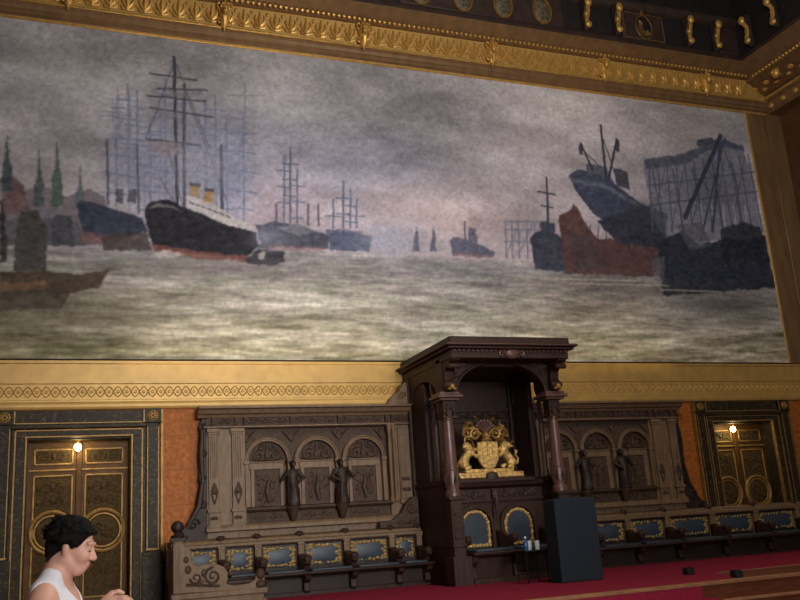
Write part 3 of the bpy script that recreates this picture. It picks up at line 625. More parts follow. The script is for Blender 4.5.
# ================================================================== CARVED PANELLING
def panelling(mx,side,label):
    X=(lambda x:x) if mx>0 else (lambda x:2*CX-x)
    T=lambda p:(X(p[0]),p[1],p[2])
    t=thing('carved_panelling',label,'panelling',(X(3.9),0,1.64))
    def nb():
        b=MB(); b.T=T; return b
    b=nb(); b.box(2.26,5.82,-.12,0,1.67,3.62); b.box(2.26,2.9,-.22,0,1.67,3.62); b.box(5.40,5.82,-.22,0,1.67,3.62); b.box(2.26,5.82,-.2,0,1.67,1.80)
    b.prism([(-.30,1.78),(-.30,1.84),(-.26,1.88),(0,1.88),(0,1.78)],2.24,5.82,'x'); b.build('back_board','wood',t,bevel=.008)
    b=nb(); b.band([(-.0,3.60),(-.26,3.60),(-.28,3.64),(-.33,3.66),(-.36,3.72),(-.42,3.735),(-.42,3.765),(-.36,3.78),(0,3.78)],2.12,5.82)
    b.band([(-.0,3.42),(-.25,3.42),(-.28,3.435),(-.28,3.455),(-.24,3.47),(0,3.47)],2.22,5.82); b.build('cornice','wood',t,smooth=25)
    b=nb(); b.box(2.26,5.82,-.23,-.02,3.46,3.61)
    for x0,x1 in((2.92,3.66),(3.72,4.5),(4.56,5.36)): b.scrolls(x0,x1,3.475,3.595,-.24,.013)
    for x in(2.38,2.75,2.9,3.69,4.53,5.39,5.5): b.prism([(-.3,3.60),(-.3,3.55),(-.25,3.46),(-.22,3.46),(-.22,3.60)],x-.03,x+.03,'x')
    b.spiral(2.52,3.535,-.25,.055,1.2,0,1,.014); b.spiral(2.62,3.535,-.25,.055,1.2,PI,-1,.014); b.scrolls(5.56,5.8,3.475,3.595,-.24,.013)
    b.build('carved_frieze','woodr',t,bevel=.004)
    for x0,x1 in((2.29,2.46),(2.67,2.85)):
        b=nb(); b.box(x0,x1,-.27,-.2,1.88,3.42); b.box(x0-.025,x1+.025,-.29,-.2,3.36,3.42); b.box(x0-.02,x1+.02,-.285,-.2,3.32,3.345); b.box(x0-.025,x1+.025,-.29,-.2,2.08,2.13); b.box(x0-.02,x1+.02,-.29,-.2,1.84,1.9)
        for k in range(4): b.box(x0+.025+k*.035,x0+.04+k*.035,-.282,-.2,2.62,3.3)
        p=b.build('pilaster','wood',t,bevel=.006)
        b=nb(); xc=(x0+x1)/2; b.ell((xc,-.275,2.42),(.05,.02,.06),8,6); b.tube([(xc,-.28,2.55),(xc-.05,-.28,2.4),(xc,-.28,2.2)],[.012,.02,.01],5); b.tube([(xc,-.28,2.55),(xc+.05,-.28,2.4),(xc,-.28,2.2)],[.012,.02,.01],5); b.scrolls(x0+.02,x1-.02,1.93,2.05,-.28,.012); b.build('carving','woodr',p)
    for xc in(3.27,4.12,4.96):
        # arch
        b=nb(); r1,r0=.395,.325; n=20
        out=[(xc+r1*math.cos(PI*i/n),2.87+r1*math.sin(PI*i/n)) for i in range(n+1)]; inn=[(xc+r0*math.cos(PI*i/n),2.87+r0*math.sin(PI*i/n)) for i in range(n,-1,-1)]
        b.prism(out+inn,-.22,-.1); b.arc(xc,2.87,r1-.02,r1-.02,-.225,.016,0,PI,20,5); b.arc(xc,2.87,r0+.01,r0+.01,-.225,.012,0,PI,20,5)
        for s_ in(-1,1): b.box(xc+s_*.36-.035,xc+s_*.36+.035,-.22,-.1,2.13,2.87); b.box(xc+s_*.36-.05,xc+s_*.36+.05,-.24,-.1,2.83,2.88)
        b.build('arch','wood',t,bevel=.005)
        b=nb(); b.ell((xc,-.15,2.96),(.05,.04,.08),8,6)
        for s_ in(-1,1):
            b.spiral(xc+s_*.14,2.97,-.16,.1,1.3,PI/2,-s_,.026); b.spiral(xc+s_*.1,3.1,-.16,.06,1.1,PI/2,s_,.02); b.tube([(xc,-.15,2.9),(xc+s_*.12,-.16,2.9),(xc+s_*.27,-.15,2.92)],[.025,.022,.01],5)
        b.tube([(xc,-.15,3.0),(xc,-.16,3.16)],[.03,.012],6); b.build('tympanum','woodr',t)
        b=nb(); b.box(xc-.3,xc+.3,-.15,-.1,2.74,2.86); b.box(xc-.3,xc+.3,-.17,-.1,2.845,2.87)
        for u in(-1,1): b.box(xc+u*.245-.03,xc+u*.245+.03,-.15,-.1,2.1,2.75)
        b.box(xc-.25,xc+.25,-.15,-.1,2.07,2.14); fp=b.build('panel_frame','wood',t,bevel=.008)
        b=nb(); b.box(xc-.215,xc+.215,-.125,-.1,2.13,2.75)
        rr=random.Random(int(xc*100))
        for k in range(16):
            px,pz=xc+rr.uniform(-.15,.15),2.2+rr.random()*.45; b.ell((px,-.13,pz),(rr.uniform(.02,.05),.018,rr.uniform(.03,.07)),7,5)
        for k in range(7):
            px,pz=xc+rr.uniform(-.15,.15),2.2+rr.random()*.4; a=rr.uniform(0,PI); b.tube([(px,-.135,pz),(px+.1*math.cos(a),-.135,pz+.13*math.sin(a))],[.014,.008],5)
        b.ell((xc+.02,-.135,2.58),(.03,.024,.04),8,6); b.tube([(xc+.02,-.135,2.55),(xc-.01,-.14,2.38),(xc+.03,-.135,2.2)],[.03,.05,.03],6)
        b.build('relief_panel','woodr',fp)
    b=nb(); b.prism([(-.24,2.06),(-.27,2.09),(-.27,2.12),(-.22,2.14),(-.1,2.14),(-.1,2.06)],2.9,5.42,'x'); b.box(2.9,5.4,-.17,-.1,1.88,2.06)
    for xc in(3.27,4.12,4.96): b.box(xc-.29,xc+.29,-.19,-.1,1.9,2.04); b.scrolls(xc-.26,xc+.26,1.91,2.03,-.195,.014)
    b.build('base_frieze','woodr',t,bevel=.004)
    # spandrel field with carved leaves
    b=nb(); b.box(2.9,5.4,-.14,-.1,2.87,3.43)
    for xc in(2.93,3.695,4.54,5.33):
        b.ell((xc,-.15,3.28),(.05,.02,.09),8,6)
        for s_ in(-1,1): b.tube([(xc,-.15,3.2),(xc+s_*.09,-.16,3.32),(xc+s_*.16,-.15,3.38)],[.02,.025,.01],5)
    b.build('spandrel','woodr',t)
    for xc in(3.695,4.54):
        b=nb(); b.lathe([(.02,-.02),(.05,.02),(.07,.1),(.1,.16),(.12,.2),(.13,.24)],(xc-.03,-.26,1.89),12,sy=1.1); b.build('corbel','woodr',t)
    # colonettes beside the throne and plain wing
    b=nb()
    for x in(5.42,5.5): b.lathe([(.05,0),(.05,.06),(.03,.1),(.033,.5),(.028,1.0),(.03,1.2),(.05,1.28),(.05,1.34)],(x,-.26,2.1),10)
    b.build('colonette','wood',t)
    b=nb(); b.box(5.58,5.8,-.26,-.2,2.14,3.38); b.box(5.56,5.82,-.28,-.2,2.06,2.14); b.box(5.6,5.78,-.275,-.2,2.3,3.25); pl=b.build('wing_panel','wood',t,bevel=.01)
    b=nb(); b.scrolls(5.61,5.77,2.2,2.4,-.275,.015); b.scrolls(5.61,5.77,2.4,2.56,-.275,.015); b.build('carving','woodr',pl)
    b=nb(); b.prism([(5.42,3.78),(5.8,3.78),(5.8,4.18),(5.72,4.14),(5.64,4.0),(5.5,3.9)],-.3,-.09); b.spiral(5.7,3.93,-.31,.08,1.3,0,1,.025); b.build('pediment','wood',t,bevel=.01)
    b=nb(); b.prism([(5.1,1.67),(5.81,1.67),(5.81,2.16),(5.72,2.16),(5.6,2.06),(5.5,1.9),(5.35,1.8),(5.1,1.76)],-.44,-.3); b.spiral(5.68,1.98,-.45,.1,1.3,0,-1,.022); b.scrolls(5.4,5.78,1.69,1.8,-.45,.014); b.build('scroll_bracket','woodr',t,bevel=.01)
    # carved outer scroll
    b=nb(); b.prism([(2.28,3.6),(2.2,3.6),(2.16,3.47),(2.2,3.3),(2.16,3.1),(2.2,2.9),(2.15,2.7),(2.19,2.5),(2.15,2.3),(2.08,2.1),(1.98,1.96),(1.88,1.84),(1.76,1.78),(1.74,1.64),(2.28,1.64)],-.2,-.04)
    for cx,cz,R,sg in((2.21,3.46,.06,1),(2.21,3.05,.06,-1),(2.2,2.62,.06,1),(2.18,2.25,.08,-1),(2.05,1.92,.11,1),(1.86,1.75,.08,-1)): b.spiral(cx,cz,-.21,R,1.3,0,sg,.028)
    b.tube([(2.2,-.2,3.4),(2.18,-.22,3.0),(2.2,-.22,2.6),(2.14,-.22,2.2),(1.95,-.2,1.86)],[.03,.04,.03,.045,.03],6); b.build('side_scroll','statue',t,bevel=.012)
    return t
panelling(1,'left','long carved oak wall panelling left of the throne, with three arched bays')
panelling(-1,'right','dark carved oak wall panelling right of the throne, with three arched bays')
def statue(x,label,flip=1):
    t=thing('carved_statue',label,'statue',(x,-.3,2.13),'carved statues in front of the panelling')
    s=SDF((-.22,-.18,-.01),(.22,.18,.76),.0115)
    s.chain([(0,0,.02),(.01*flip,0,.2),(-.01*flip,0,.38)],[.115,.095,.085],.03); s.ell((0,0,.48),(.105,.07,.11),.04)
    s.cap((0,0,.56),(.005,-.005,.6),.03,.028,.02); s.ell((.01*flip,-.015,.66),(.044,.048,.058),.008); s.ell((.01*flip,.012,.685),(.054,.05,.046),.008); s.ell((.012*flip,-.055,.625),(.026,.02,.035),.01)
    s.chain([(.09*flip,0,.55),(.175*flip,-.03,.43),(.07*flip,-.09,.36)],[.036,.03,.024],.012); s.chain([(-.09*flip,0,.55),(-.18*flip,-.02,.42),(-.1*flip,-.08,.52)],[.036,.03,.024],.012)
    for k in range(5): s.cap((-.07+.035*k,-.06,.03),(-.04+.02*k,-.055,.36),.018,.01,.012)
    s.cap((.05*flip,-.1,.05),(-.02,-.075,.32),.02,.02,.02)
    s.build('robed_figure','statue',t,lambda p:(x+p[0],-.3+p[1],2.14+p[2]))
    mb=MB(); mb.lathe([(.11,0),(.12,.01),(.12,.03),(.1,.035)],(x,-.3,2.12),12); mb.build('plinth','statue',t)
    mb=MB(); mb.tube([(x-.1*flip,-.38,2.16),(x-.1*flip,-.375,2.84)],.009,5); mb.ell((x-.1*flip,-.375,2.85),(.02,.02,.03),6,5); mb.build('staff','statue',t)
statue(3.665,'dark carved robed statue between the left and middle arches of the left panelling')
statue(4.51,'dark carved robed statue between the middle and right arches of the left panelling',-1)
statue(2*CX-4.51,'dark carved robed statue in the right panelling, nearest the throne')
statue(2*CX-3.665,'dark carved robed statue in the right panelling, farther from the throne',-1)
# ================================================================== THRONE
th=thing('canopied_throne','tall dark carved wooden double throne under a projecting canopy in the middle of the wall','throne',(CX,-1,DZ))
def tb(m,name,mb,bev=.01,par=th,**k): return mb.build(name,m,par,bevel=bev,**k)
b=MB(); h=1.1
b.box(CX-h,CX+h,-2.30,-.04,4.45,4.57); b.box(CX-h-.10,CX+h+.10,-2.40,-.04,4.405,4.45); b.box(CX-h-.05,CX+h+.05,-2.35,-.04,4.36,4.405); b.box(CX-h+.02,CX+h-.02,-2.26,-.04,4.22,4.36); tb('woodt','canopy_cornice',b,.012)
b=MB(); b.box(CX-h-.105,CX+h+.105,-2.405,-2.38,4.42,4.436); b.ell((CX,-2.28,4.29),(.13,.05,.09),10,6); b.spiral(CX-.18,4.29,-2.28,.06,1.2,0,1,.02); b.spiral(CX+.18,4.29,-2.28,.06,1.2,PI,-1,.02)
for k in range(26): b.box(CX-1.04+k*.081,CX-1.0+k*.081,-2.29,-2.2,4.325,4.355)
tb('woodc','cornice_carving',b,.004)
def archplate(x0,x1,z0,z1,rx,zs,zc,y0,y1,cx,b,ax='y'):
    n=24; pts=[(x0,z0),(x0,z1),(x1,z1),(x1,z0)]+[(cx+rx*math.cos(PI*i/n),zs+(zc-zs)*math.sin(PI*i/n)) for i in range(n+1)]
    b.prism(pts,y0,y1,ax)
b=MB(); archplate(CX-1.08,CX+1.08,3.74,4.30,.82,3.74,4.24,-1.80,-1.62,CX,b)
b.tube([(CX+.83*math.cos(PI*i/24),-1.82,3.74+.51*math.sin(PI*i/24)) for i in range(25)],.03,6); tb('woodt','front_arch',b)
b=MB()
for s_ in(-1,1):
    b.spiral(CX+s_*.85,4.08,-1.82,.1,1.3,0,s_,.028); b.spiral(CX+s_*.97,3.9,-1.82,.07,1.3,0,-s_,.02); b.ell((CX+s_*.66,-1.82,4.2),(.07,.02,.05),8,5)
tb('woodtr','arch_spandrel_carving',b,0)
for s_ in(-1,1):
    xc=CX+s_*.98
    b=MB(); b.lathe([(.13,2.08),(.13,2.14),(.11,2.17),(.105,2.2),(.12,2.24),(.115,2.3),(.125,2.4),(.11,2.46),(.12,2.5),(.1,2.54),(.096,2.9),(.086,3.28),(.1,3.3),(.1,3.33)],(xc,-1.7,0),18); cl=tb('woodc','column',b,0,smooth=30)
    b=MB()
    for k in range(8): a=k*PI/4; b.tube([(xc+.1*math.cos(a),-1.7+.1*math.sin(a),2.22),(xc+.125*math.cos(a),-1.7+.125*math.sin(a),2.34),(xc+.1*math.cos(a),-1.7+.1*math.sin(a),2.46)],[.012,.026,.01],5)
    b.build('carved_drum','woodtr',cl)
    b=MB(); b.box(xc-.10,xc+.10,-1.80,-1.60,3.34,3.60); b.box(xc-.12,xc+.12,-1.82,-1.58,3.32,3.35)
    for k in(-1,1): b.spiral(xc+k*.05,3.5,-1.81,.05,1.2,PI/2,k,.014); b.tube([(xc+k*.05,-1.8,3.36),(xc+k*.07,-1.83,3.42),(xc+k*.03,-1.82,3.47)],[.02,.02,.008],5)
    b.build('capital_block','woodt',cl,bevel=.008)
    b=MB(); b.box(xc-.17,xc+.17,-1.87,-1.53,3.60,3.64); b.box(xc-.215,xc+.215,-1.92,-1.48,3.64,3.69); b.box(xc-.18,xc+.18,-1.88,-1.52,3.69,3.74); b.build('abacus','woodc',cl,bevel=.01)
    b=MB(); b.prism([(-1.84,3.74),(-1.95,3.76),(-1.97,3.86),(-1.90,3.94),(-1.93,4.06),(-2.06,4.16),(-2.22,4.2),(-2.22,4.23),(-1.75,4.23),(-1.75,3.74)],xc-.08,xc+.08,'x'); b.tube([(xc-.1,-1.93,3.84),(xc+.1,-1.93,3.84)],.055,8); b.tube([(xc-.1,-2.12,4.12),(xc+.1,-2.12,4.12)],.05,8); tb('woodt','canopy_bracket',b)
    b=MB(); b.ell((xc,-2.0,3.80),(.045,.04,.05),8,6); b.ell((xc-.045,-1.98,3.77),(.03,.03,.03),6,5); b.ell((xc+.045,-1.98,3.77),(.03,.03,.03),6,5); tb('goldd','gilt_leaf',b,0)
    # pedestal
    b=MB(); b.box(xc-.105,xc+.105,-1.81,-1.59,DZ,2.02); b.box(xc-.13,xc+.13,-1.83,-1.57,2.02,2.08); b.box(xc-.12,xc+.12,-1.83,-1.57,1.30,1.35); b.box(xc-.16,xc+.16,-1.88,-1.52,DZ,1.16); b.box(xc-.075,xc+.075,-1.825,-1.75,1.42,1.95); pd=tb('woodt','pedestal',b)
    b=MB(); b.scrolls(xc-.065,xc+.065,1.5,1.7,-1.83,.012); b.scrolls(xc-.065,xc+.065,1.7,1.9,-1.83,.012); b.build('carving','woodtr',pd)
    b=MB(); xs_=CX+s_*1.0
    b.box(xs_-.06,xs_+.06,-1.55,-.04,DZ,2.3); b.box(xs_-.05,xs_+.05,-.95,-.04,2.3,4.23); b.box(xs_-.08,xs_+.08,-1.55,-.04,2.28,2.36); n_=14; b.prism([(-1.62,3.74),(-1.62,4.23),(-.05,4.23),(-.05,3.74)]+[(-.95+.55*math.cos(PI*i/n_)*-1*-1+ .0,3.74+.3*math.sin(PI*i/n_)) for i in range(n_+1)],xs_-.07,xs_+.07,'x'); b.box(xs_-.1,xs_+.1,-.32,-.04,DZ,4.23)
    sw=tb('woodt','side_wall',b)
    b=MB(); b.lathe([(.06,0),(.06,.08),(.04,.12),(.045,.5),(.036,1.4),(.06,1.48),(.06,1.64)],(xs_,-1.25,2.36),12); b.build('colonette','woodc',sw)
b=MB(); b.box(CX-.95,CX+.95,-.24,-.04,2.2,4.25); b.box(CX-.95,CX+.95,-1.75,-.04,4.18,4.23)
for z in(2.45,3.42,3.62): b.box(CX-.93,CX+.93,-.28,-.2,z,z+.05)
for x in(-.9,-.5,.5,.85): b.box(CX+x-.03,CX+x+.03,-.28,-.2,2.5,3.42)
b.scrolls(CX-.9,CX+.9,3.47,3.62,-.26,.018); b.arc(CX-.7,3.0,.15,.2,-.25,.02); b.arc(CX+.7,3.0,.15,.2,-.25,.02); tb('woodt','back_wall',b)
# seat back block with two round arched backrests
def arched(cx,hw,z0,zs,n=16): return [(cx-hw,z0)]+[(cx+hw*math.cos(PI-PI*i/n),zs+hw*math.sin(PI*i/n)*1.0) for i in range(n+1)]+[(cx+hw,z0)]
b=MB(); b.box(CX-.94,CX+.94,-1.16,-.05,DZ,2.24); b.prism([(-1.16,2.2),(-1.24,2.24),(-1.26,2.3),(-1.2,2.32),(-.3,2.32),(-.3,2.2)],CX-.94,CX+.94,'x'); b.box(CX-.94,CX+.94,-1.2,-1.1,1.98,2.02); b.box(CX-.05,CX+.05,-1.22,-1.1,1.2,2.2); b.prism([(-1.3,2.3),(-1.3,2.36),(-1.22,2.38),(-.3,2.38),(-.3,2.3)],CX-.75,CX+.75,'x')
tb('woodt','seat_back',b)
for q_ in(-1,1): b=MB(); b.scrolls(min(CX+q_*.85,CX+q_*.1),max(CX+q_*.85,CX+q_*.1),2.03,2.19,-1.175,.02); tb('woodtr','backrest_carving',b,0)
b=MB(); b.ell((CX,-1.23,2.08),(.06,.03,.1),8,6); b.tube([(CX,-1.22,2.16),(CX,-1.235,2.0),(CX,-1.23,1.85),(CX,-1.22,1.66)],[.03,.05,.025,.01],6); tb('woodtr','central_boss',b,0)
b=MB(); b.lathe([(.02,0),(.1,.01),(.12,.05),(.1,.12),(.02,.15)],(CX-.04,-1.26,2.33),14,sy=.5); tb('woodtr','shell_ornament',b,0)
for s_ in(-1,1):
    cx=CX+s_*.40
    b=MB(); o=arched(cx,.35,1.24,1.6); i_=arched(cx,.28,1.24,1.6); b.prism(o+i_[::-1],-1.24,-1.1); tb('woodt','backrest_arch',b)
    b=MB(); b.prism(arched(cx,.275,1.24,1.6),-1.20,-1.12); bk=tb('leather','backrest',b,.03)
    b=MB(); pts=arched(cx,.24,1.29,1.6,14)
    q=[]
    for k in range(len(pts)-1):
        (xa,za),(xb,zb)=pts[k],pts[k+1]; m_=max(1,int(math.hypot(xb-xa,zb-za)/.05)); q+=[(xa+(xb-xa)*j/m_,za+(zb-za)*j/m_) for j in range(m_)]
    q+=[(cx+.24-.06*j,1.29) for j in range(8)]
    for k,(xa,za) in enumerate(q): b.ell((xa,-1.205,za),(.036,.02,.036) if k%2 else (.026,.018,.03),6,4)
    b.build('gilt_border','goldarms',bk)
b=MB(); b.box(CX-.82,CX+.82,-1.95,-1.15,1.15,1.2); b.box(CX-.80,CX+.80,-1.70,-1.2,DZ,1.15); b.box(CX-.8,CX+.8,-1.86,-1.1,DZ,.80); b.tube([(CX-.82,-1.95,1.185),(CX+.82,-1.95,1.185)],.022,6); tb('woodt','seat',b)
for s_ in(-1,1):
    b=MB(); b.box(CX+s_*.4-.34,CX+s_*.4+.34,-1.88,-1.24,1.19,1.25); tb('leather','seat_pad',b,.03)
for x in(-.82,0,.82):
    b=MB(); b.prism([(-1.2,1.2),(-1.2,1.52),(-1.35,1.5),(-1.6,1.42),(-1.78,1.46),(-1.84,1.4),(-1.8,1.32),(-1.66,1.3),(-1.6,1.2)],CX+x-.045,CX+x+.045,'x'); tb('woodt','armrest',b,.015)
for x in(-.75,0,.75):
    b=MB(); b.prism([(-1.86,1.15),(-1.84,1.05),(-1.74,.98),(-1.78,.86),(-1.8,.80),(-1.68,.80),(-1.68,1.15)],CX+x-.05,CX+x+.05,'x'); tb('woodt','seat_bracket',b,.015)
# ------------------------------------------------------------------ gilded coat of arms
ax,ay,az=CX-.03,-1.08,2.38
ar=thing('coat_of_arms','gilded carved coat of arms with castle shield and two lions, standing on the throne back','sculpture',(ax,ay,az))
b=MB(); b.box(ax-.62,ax+.62,ay-.14,ay+.16,az,az+.09); b.box(ax-.46,ax+.46,ay-.10,ay+.14,az+.09,az+.15); b.build('base','goldarms',ar,bevel=.012)
sh=[(-.19,.60),(0,.63),(.19,.60),(.2,.42),(.19,.3),(.12,.18),(0,.12),(-.12,.18),(-.19,.3),(-.2,.42)]
b=MB(); b.prism([(ax+x,az+z) for x,z in sh],ay-.10,ay-.03); so=b.build('shield','goldarms',ar,bevel=.02)
b=MB(); y=ay-.115
b.box(ax-.09,ax+.09,y,y+.03,az+.28,az+.42)
for x,hh in((-.09,.5),(0,.55),(.09,.5)):
    b.box(ax+x-.026,ax+x+.026,y-.004,y+.03,az+.28,az+hh)
    for k in(-1,0,1): b.box(ax+x+k*.02-.007,ax+x+k*.02+.007,y-.004,y+.03,az+hh,az+hh+.02)
b.build('castle','goldarms',so)
b=MB(); b.ell((ax,ay-.05,az+.70),(.075,.08,.085),12,8); b.box(ax-.05,ax+.05,ay-.14,ay-.1,az+.69,az+.705); b.lathe([(.09,0),(.1,.02),(.09,.04)],(ax,ay-.05,az+.62),12); b.build('helmet','goldd',ar)
b=MB()
for k in range(7):
    a=PI*(.08+.14*k); b.tube([(ax+.03*math.cos(a),ay-.03,az+.78),(ax+.1*math.cos(a),ay-.04,az+.84+.07*math.sin(a)),(ax+.16*math.cos(a),ay-.04,az+.86+.12*math.sin(a))],[.014,.02,.03],6); b.ell((ax+.15*math.cos(a),ay-.05,az+.855+.12*math.sin(a)),(.03,.02,.03),7,5)
b.build('feather_crest','woodc',ar)
b=MB()
for s_ in(-1,1):
    b.spiral(ax+s_*.19,az+.74,ay-.03,.1,1.3,PI/2,-s_,.03); b.spiral(ax+s_*.34,az+.76,ay-.02,.08,1.2,0,s_,.026); b.tube([(ax+s_*.07,ay,az+.74),(ax+s_*.2,ay,az+.86),(ax+s_*.36,ay,az+.84)],[.03,.035,.012],6); b.tube([(ax+s_*.2,ay+.02,az+.5),(ax+s_*.33,ay+.02,az+.98)],.012,5)
    b.tube([(ax+s_*.3,ay+.02,az+.92),(ax+s_*.36,ay,az+.86),(ax+s_*.40,ay+.02,az+.76)],[.02,.05,.015],6)
rr=random.Random(3)
for k in range(34):
    s_=1 if k%2 else -1; a=rr.uniform(.1,1.5); R=rr.uniform(.24,.46); x=ax+s_*R*math.cos(a)*1.05; z=az+.5+R*math.sin(a)*1.1
    b.tube([(x,ay+.05,z),(x+s_*rr.uniform(.02,.07),ay-.02,z+rr.uniform(-.02,.06)),(x+s_*rr.uniform(0,.09),ay+rr.uniform(-.02,.04),z+rr.uniform(-.08,.1))],[.018,rr.uniform(.018,.034),.008],5)
b.build('mantling','goldd',ar)
for s_ in(-1,1):
    s=SDF((-.34,-.2,-.02),(.30,.2,.66),.0125)
    s.chain([(-.12,0,.16),(-.06,0,.27),(.04,0,.40)],[.105,.085,.085],.04); s.ell((.05,0,.44),(.1,.09,.11),.04); s.ell((.0,-.02,.53),(.10,.09,.11),.03); s.ell((-.05,-.04,.55),(.06,.06,.06),.02); s.cap((-.04,-.06,.53),(-.11,-.09,.51),.04,.03,.015)
    s.ell((-.1,-.05,.14),(.1,.06,.1),.03); s.chain([(-.1,-.07,.1),(-.02,-.09,.04),(-.1,-.1,.02)],[.055,.04,.03],.02); s.chain([(-.06,.06,.12),(.06,.06,.08),(.04,.04,.02)],[.05,.035,.03],.02)
    s.chain([(.08,-.05,.38),(.17,-.07,.30),(.22,-.09,.36)],[.045,.035,.03],.02); s.chain([(.08,.02,.42),(.18,0,.46),(.22,-.05,.5)],[.045,.035,.03],.02)
    for e in(-1,1): s.cap((-.02+e*.045,-.03,.59),(-.02+e*.05,-.03,.62),.018,.012,.01)
    s.build('lion','goldarms',ar,lambda p,s_=s_:(ax-s_*(.36-p[0]*.86),ay-.01+p[1]*.86,az+.14+p[2]*.74))
    b=MB(); q=lambda x,z:(ax-s_*(.36-x*.86),ay+.04,az+.14+z*.8); b.tube([q(-.18,.1),q(-.28,.12),q(-.31,.22),q(-.25,.3),q(-.29,.4)],[.02,.018,.018,.02,.03],6); b.build('lion_tail','goldarms',ar)
# ================================================================== BENCHES
def stalls(name,label,xs,x0,x1,rail_end):
    t=thing(name,label,'bench',((x0+x1)/2,-.6,DZ))
    b=MB(); b.box(x0,x1,-.98,-.42,1.04,1.09); b.tube([(x0,-.97,1.07),(x1,-.97,1.07)],.028,8); b.build('seat_board','seat',t,bevel=.01)
    b=MB(); b.band([(-.50,1.53),(-.53,1.55),(-.53,1.585),(-.48,1.6),(-.46,1.64),(-.40,1.665),(-.2,1.665),(-.2,1.53)],x0,x1); b.build('back_rail','wood',t,smooth=25)
    b=MB(); b.box(x0,x1,-.42,-.25,DZ,1.55); b.box(x0,x1,-.68,-.42,DZ,1.04); b.box(x0,x1,-.74,-.6,DZ,.79); b.build('back_board','seat',t,bevel=.008)
    for x in xs:
        b=MB(); b.box(x-.05,x+.05,-.52,-.4,1.09,1.55); b.box(x-.06,x+.06,-.53,-.4,1.50,1.55); b.box(x-.03,x+.03,-.535,-.4,1.16,1.46); b.build('post','wood',t,bevel=.01)
        b=MB(); b.prism([(-.45,1.09),(-.45,1.34),(-.55,1.36),(-.66,1.30),(-.8,1.29),(-.90,1.33),(-.95,1.28),(-.93,1.2),(-.84,1.18),(-.8,1.09)],x-.05,x+.05,'x'); b.ell((x,-.88,1.28),(.075,.075,.06),10,6); b.build('armrest','woodt',t,bevel=.015)
        b=MB(); b.prism([(-.92,1.04),(-.9,.97),(-.78,.92),(-.8,.80),(-.72,.75),(-.66,.75),(-.66,1.04)],x-.05,x+.05,'x'); b.build('seat_bracket','woodt',t,bevel=.012)
        b=MB(); b.ell((x,-.42,1.67),(.075,.055,.05),10,6); b.ell((x,-.47,1.66),(.03,.03,.03),6,5); b.build('boss','woodt',t)
    for a,c in zip(xs[:-1],xs[1:]):
        a+=.085;c-=.085
        b=MB(); n=10
        # padded back: a bulged leather field
        vs=[];fs=[]
        for j in range(7):
            for i in range(n+1):
                u,v=i/n,j/6; vs.append((a+(c-a)*u,-.435-.05*(math.sin(PI*u)**.5)*(math.sin(PI*v)**.5),1.16+.345*v))
        for j in range(6):
            for i in range(n): k=j*(n+1)+i; fs.append((k,k+1,k+n+2,k+n+1))
        b.add(vs,fs); b.box(a,c,-.437,-.41,1.16,1.505); pb=b.build('padded_back','leather',t)
        b=MB(); w=c-a; rr=random.Random(int(a*100)); m_=max(4,int(w/.075))
        for i in range(m_+1):
            x=a+.03+(w-.06)*i/m_
            for z in(1.20,1.47):
                if rr.random()<.85: b.ell((x,-.458-.012*(.1<x-a<w-.1),z+rr.uniform(-.012,.012)),(rr.uniform(.02,.045),.014,rr.uniform(.018,.034)),6,4)
        for u0,u1,w0,w1 in((a+.01,c-.01,1.185,1.215),(a+.01,c-.01,1.455,1.485),(a+.015,a+.05,1.2,1.47),(c-.05,c-.015,1.2,1.47)): b.box(u0,u1,-.452,-.436,w0,w1)
        for q_ in(0,1):
            x=a+.035 if q_==0 else c-.035
            for z in(1.25,1.3,1.36,1.42): b.ell((x+rr.uniform(-.008,.008),-.458,z),(rr.uniform(.03,.05),.014,.032),6,4)
            for z in(1.23,1.34,1.44): b.ell((x+(.05 if q_==0 else -.05),-.468,z),(.03,.012,rr.uniform(.02,.045)),6,4)
        b.build('gilt_border','leatherg',pb)
        b=MB(); b.box(a-.03,c+.03,-.95,-.45,1.085,1.125); b.build('seat_pad','leather',t,bevel=.015)
    return t
stalls('choir_bench','long dark wooden bench with gilt leather backs left of the throne, under the left panelling',[1.82,2.44,3.01,3.71,4.48,5.27,5.76],1.6,5.82,None)
stalls('choir_bench','dark wooden bench with gilt leather backs, right of the throne and before the right door',[8.25,9.08,9.94,10.83,11.88,12.95,14.0,15.0],8.02,15.55,None)
# returned end stall at the left
EY=-1.6
E2=lambda p:wallpt(p[0],p[1],EY)
rt=thing('end_stall','returned end seat of the left bench with carved scroll side panel and ball finial','bench',(2.2,-1.2,DZ))
prof=[E2(p) for p in((173,594.5),(173,541),(183.5,541),(184.5,546),(189,548),(192,552),(191.5,559),(193,564),(199,566),(208,563.5),(217,564),(224,566.5),(228,572),(228,579),(226,584),(236,585.5),(250,583),(255,580),(256,574),(259,569),(263,568.5),(265,573),(264.5,588.5))]
b=MB(); b.prism(prof,EY,EY+.09); zb=min(z for x,z in prof); xl,xr=prof[0][0],prof[-1][0]
b.box(xl-.03,xr+.04,EY-.03,EY+.1,zb-.06,zb+.02); b.box(xl,xr,EY+.005,EY+.09,DZ,zb); b.box(xl-.03,xr+.03,EY-.02,EY+.1,DZ,DZ+.08); ep=b.build('side_panel','wood',rt,bevel=.012)
b=MB(); X_,Z_=E2((213,576)); b.spiral(X_,Z_,EY-.01,.13,1.6,PI/2,1,.022); X2,Z2=E2((196,578)); b.spiral(X2,Z2,EY-.005,.09,1.3,PI,1,.018); b.tube([(*E2((186,585)),0)[0:1]+(EY-.005,)+(E2((186,585))[1],),(E2((220,586))[0],EY-.005,E2((220,586))[1])],.02,5)
for p,r in(((188,570),.05),(( 204,573),.045),((200,583),.05),((186,560),.04)): b.ell((E2(p)[0],EY-.0,E2(p)[1]),(r,.015,r*1.2),8,5)
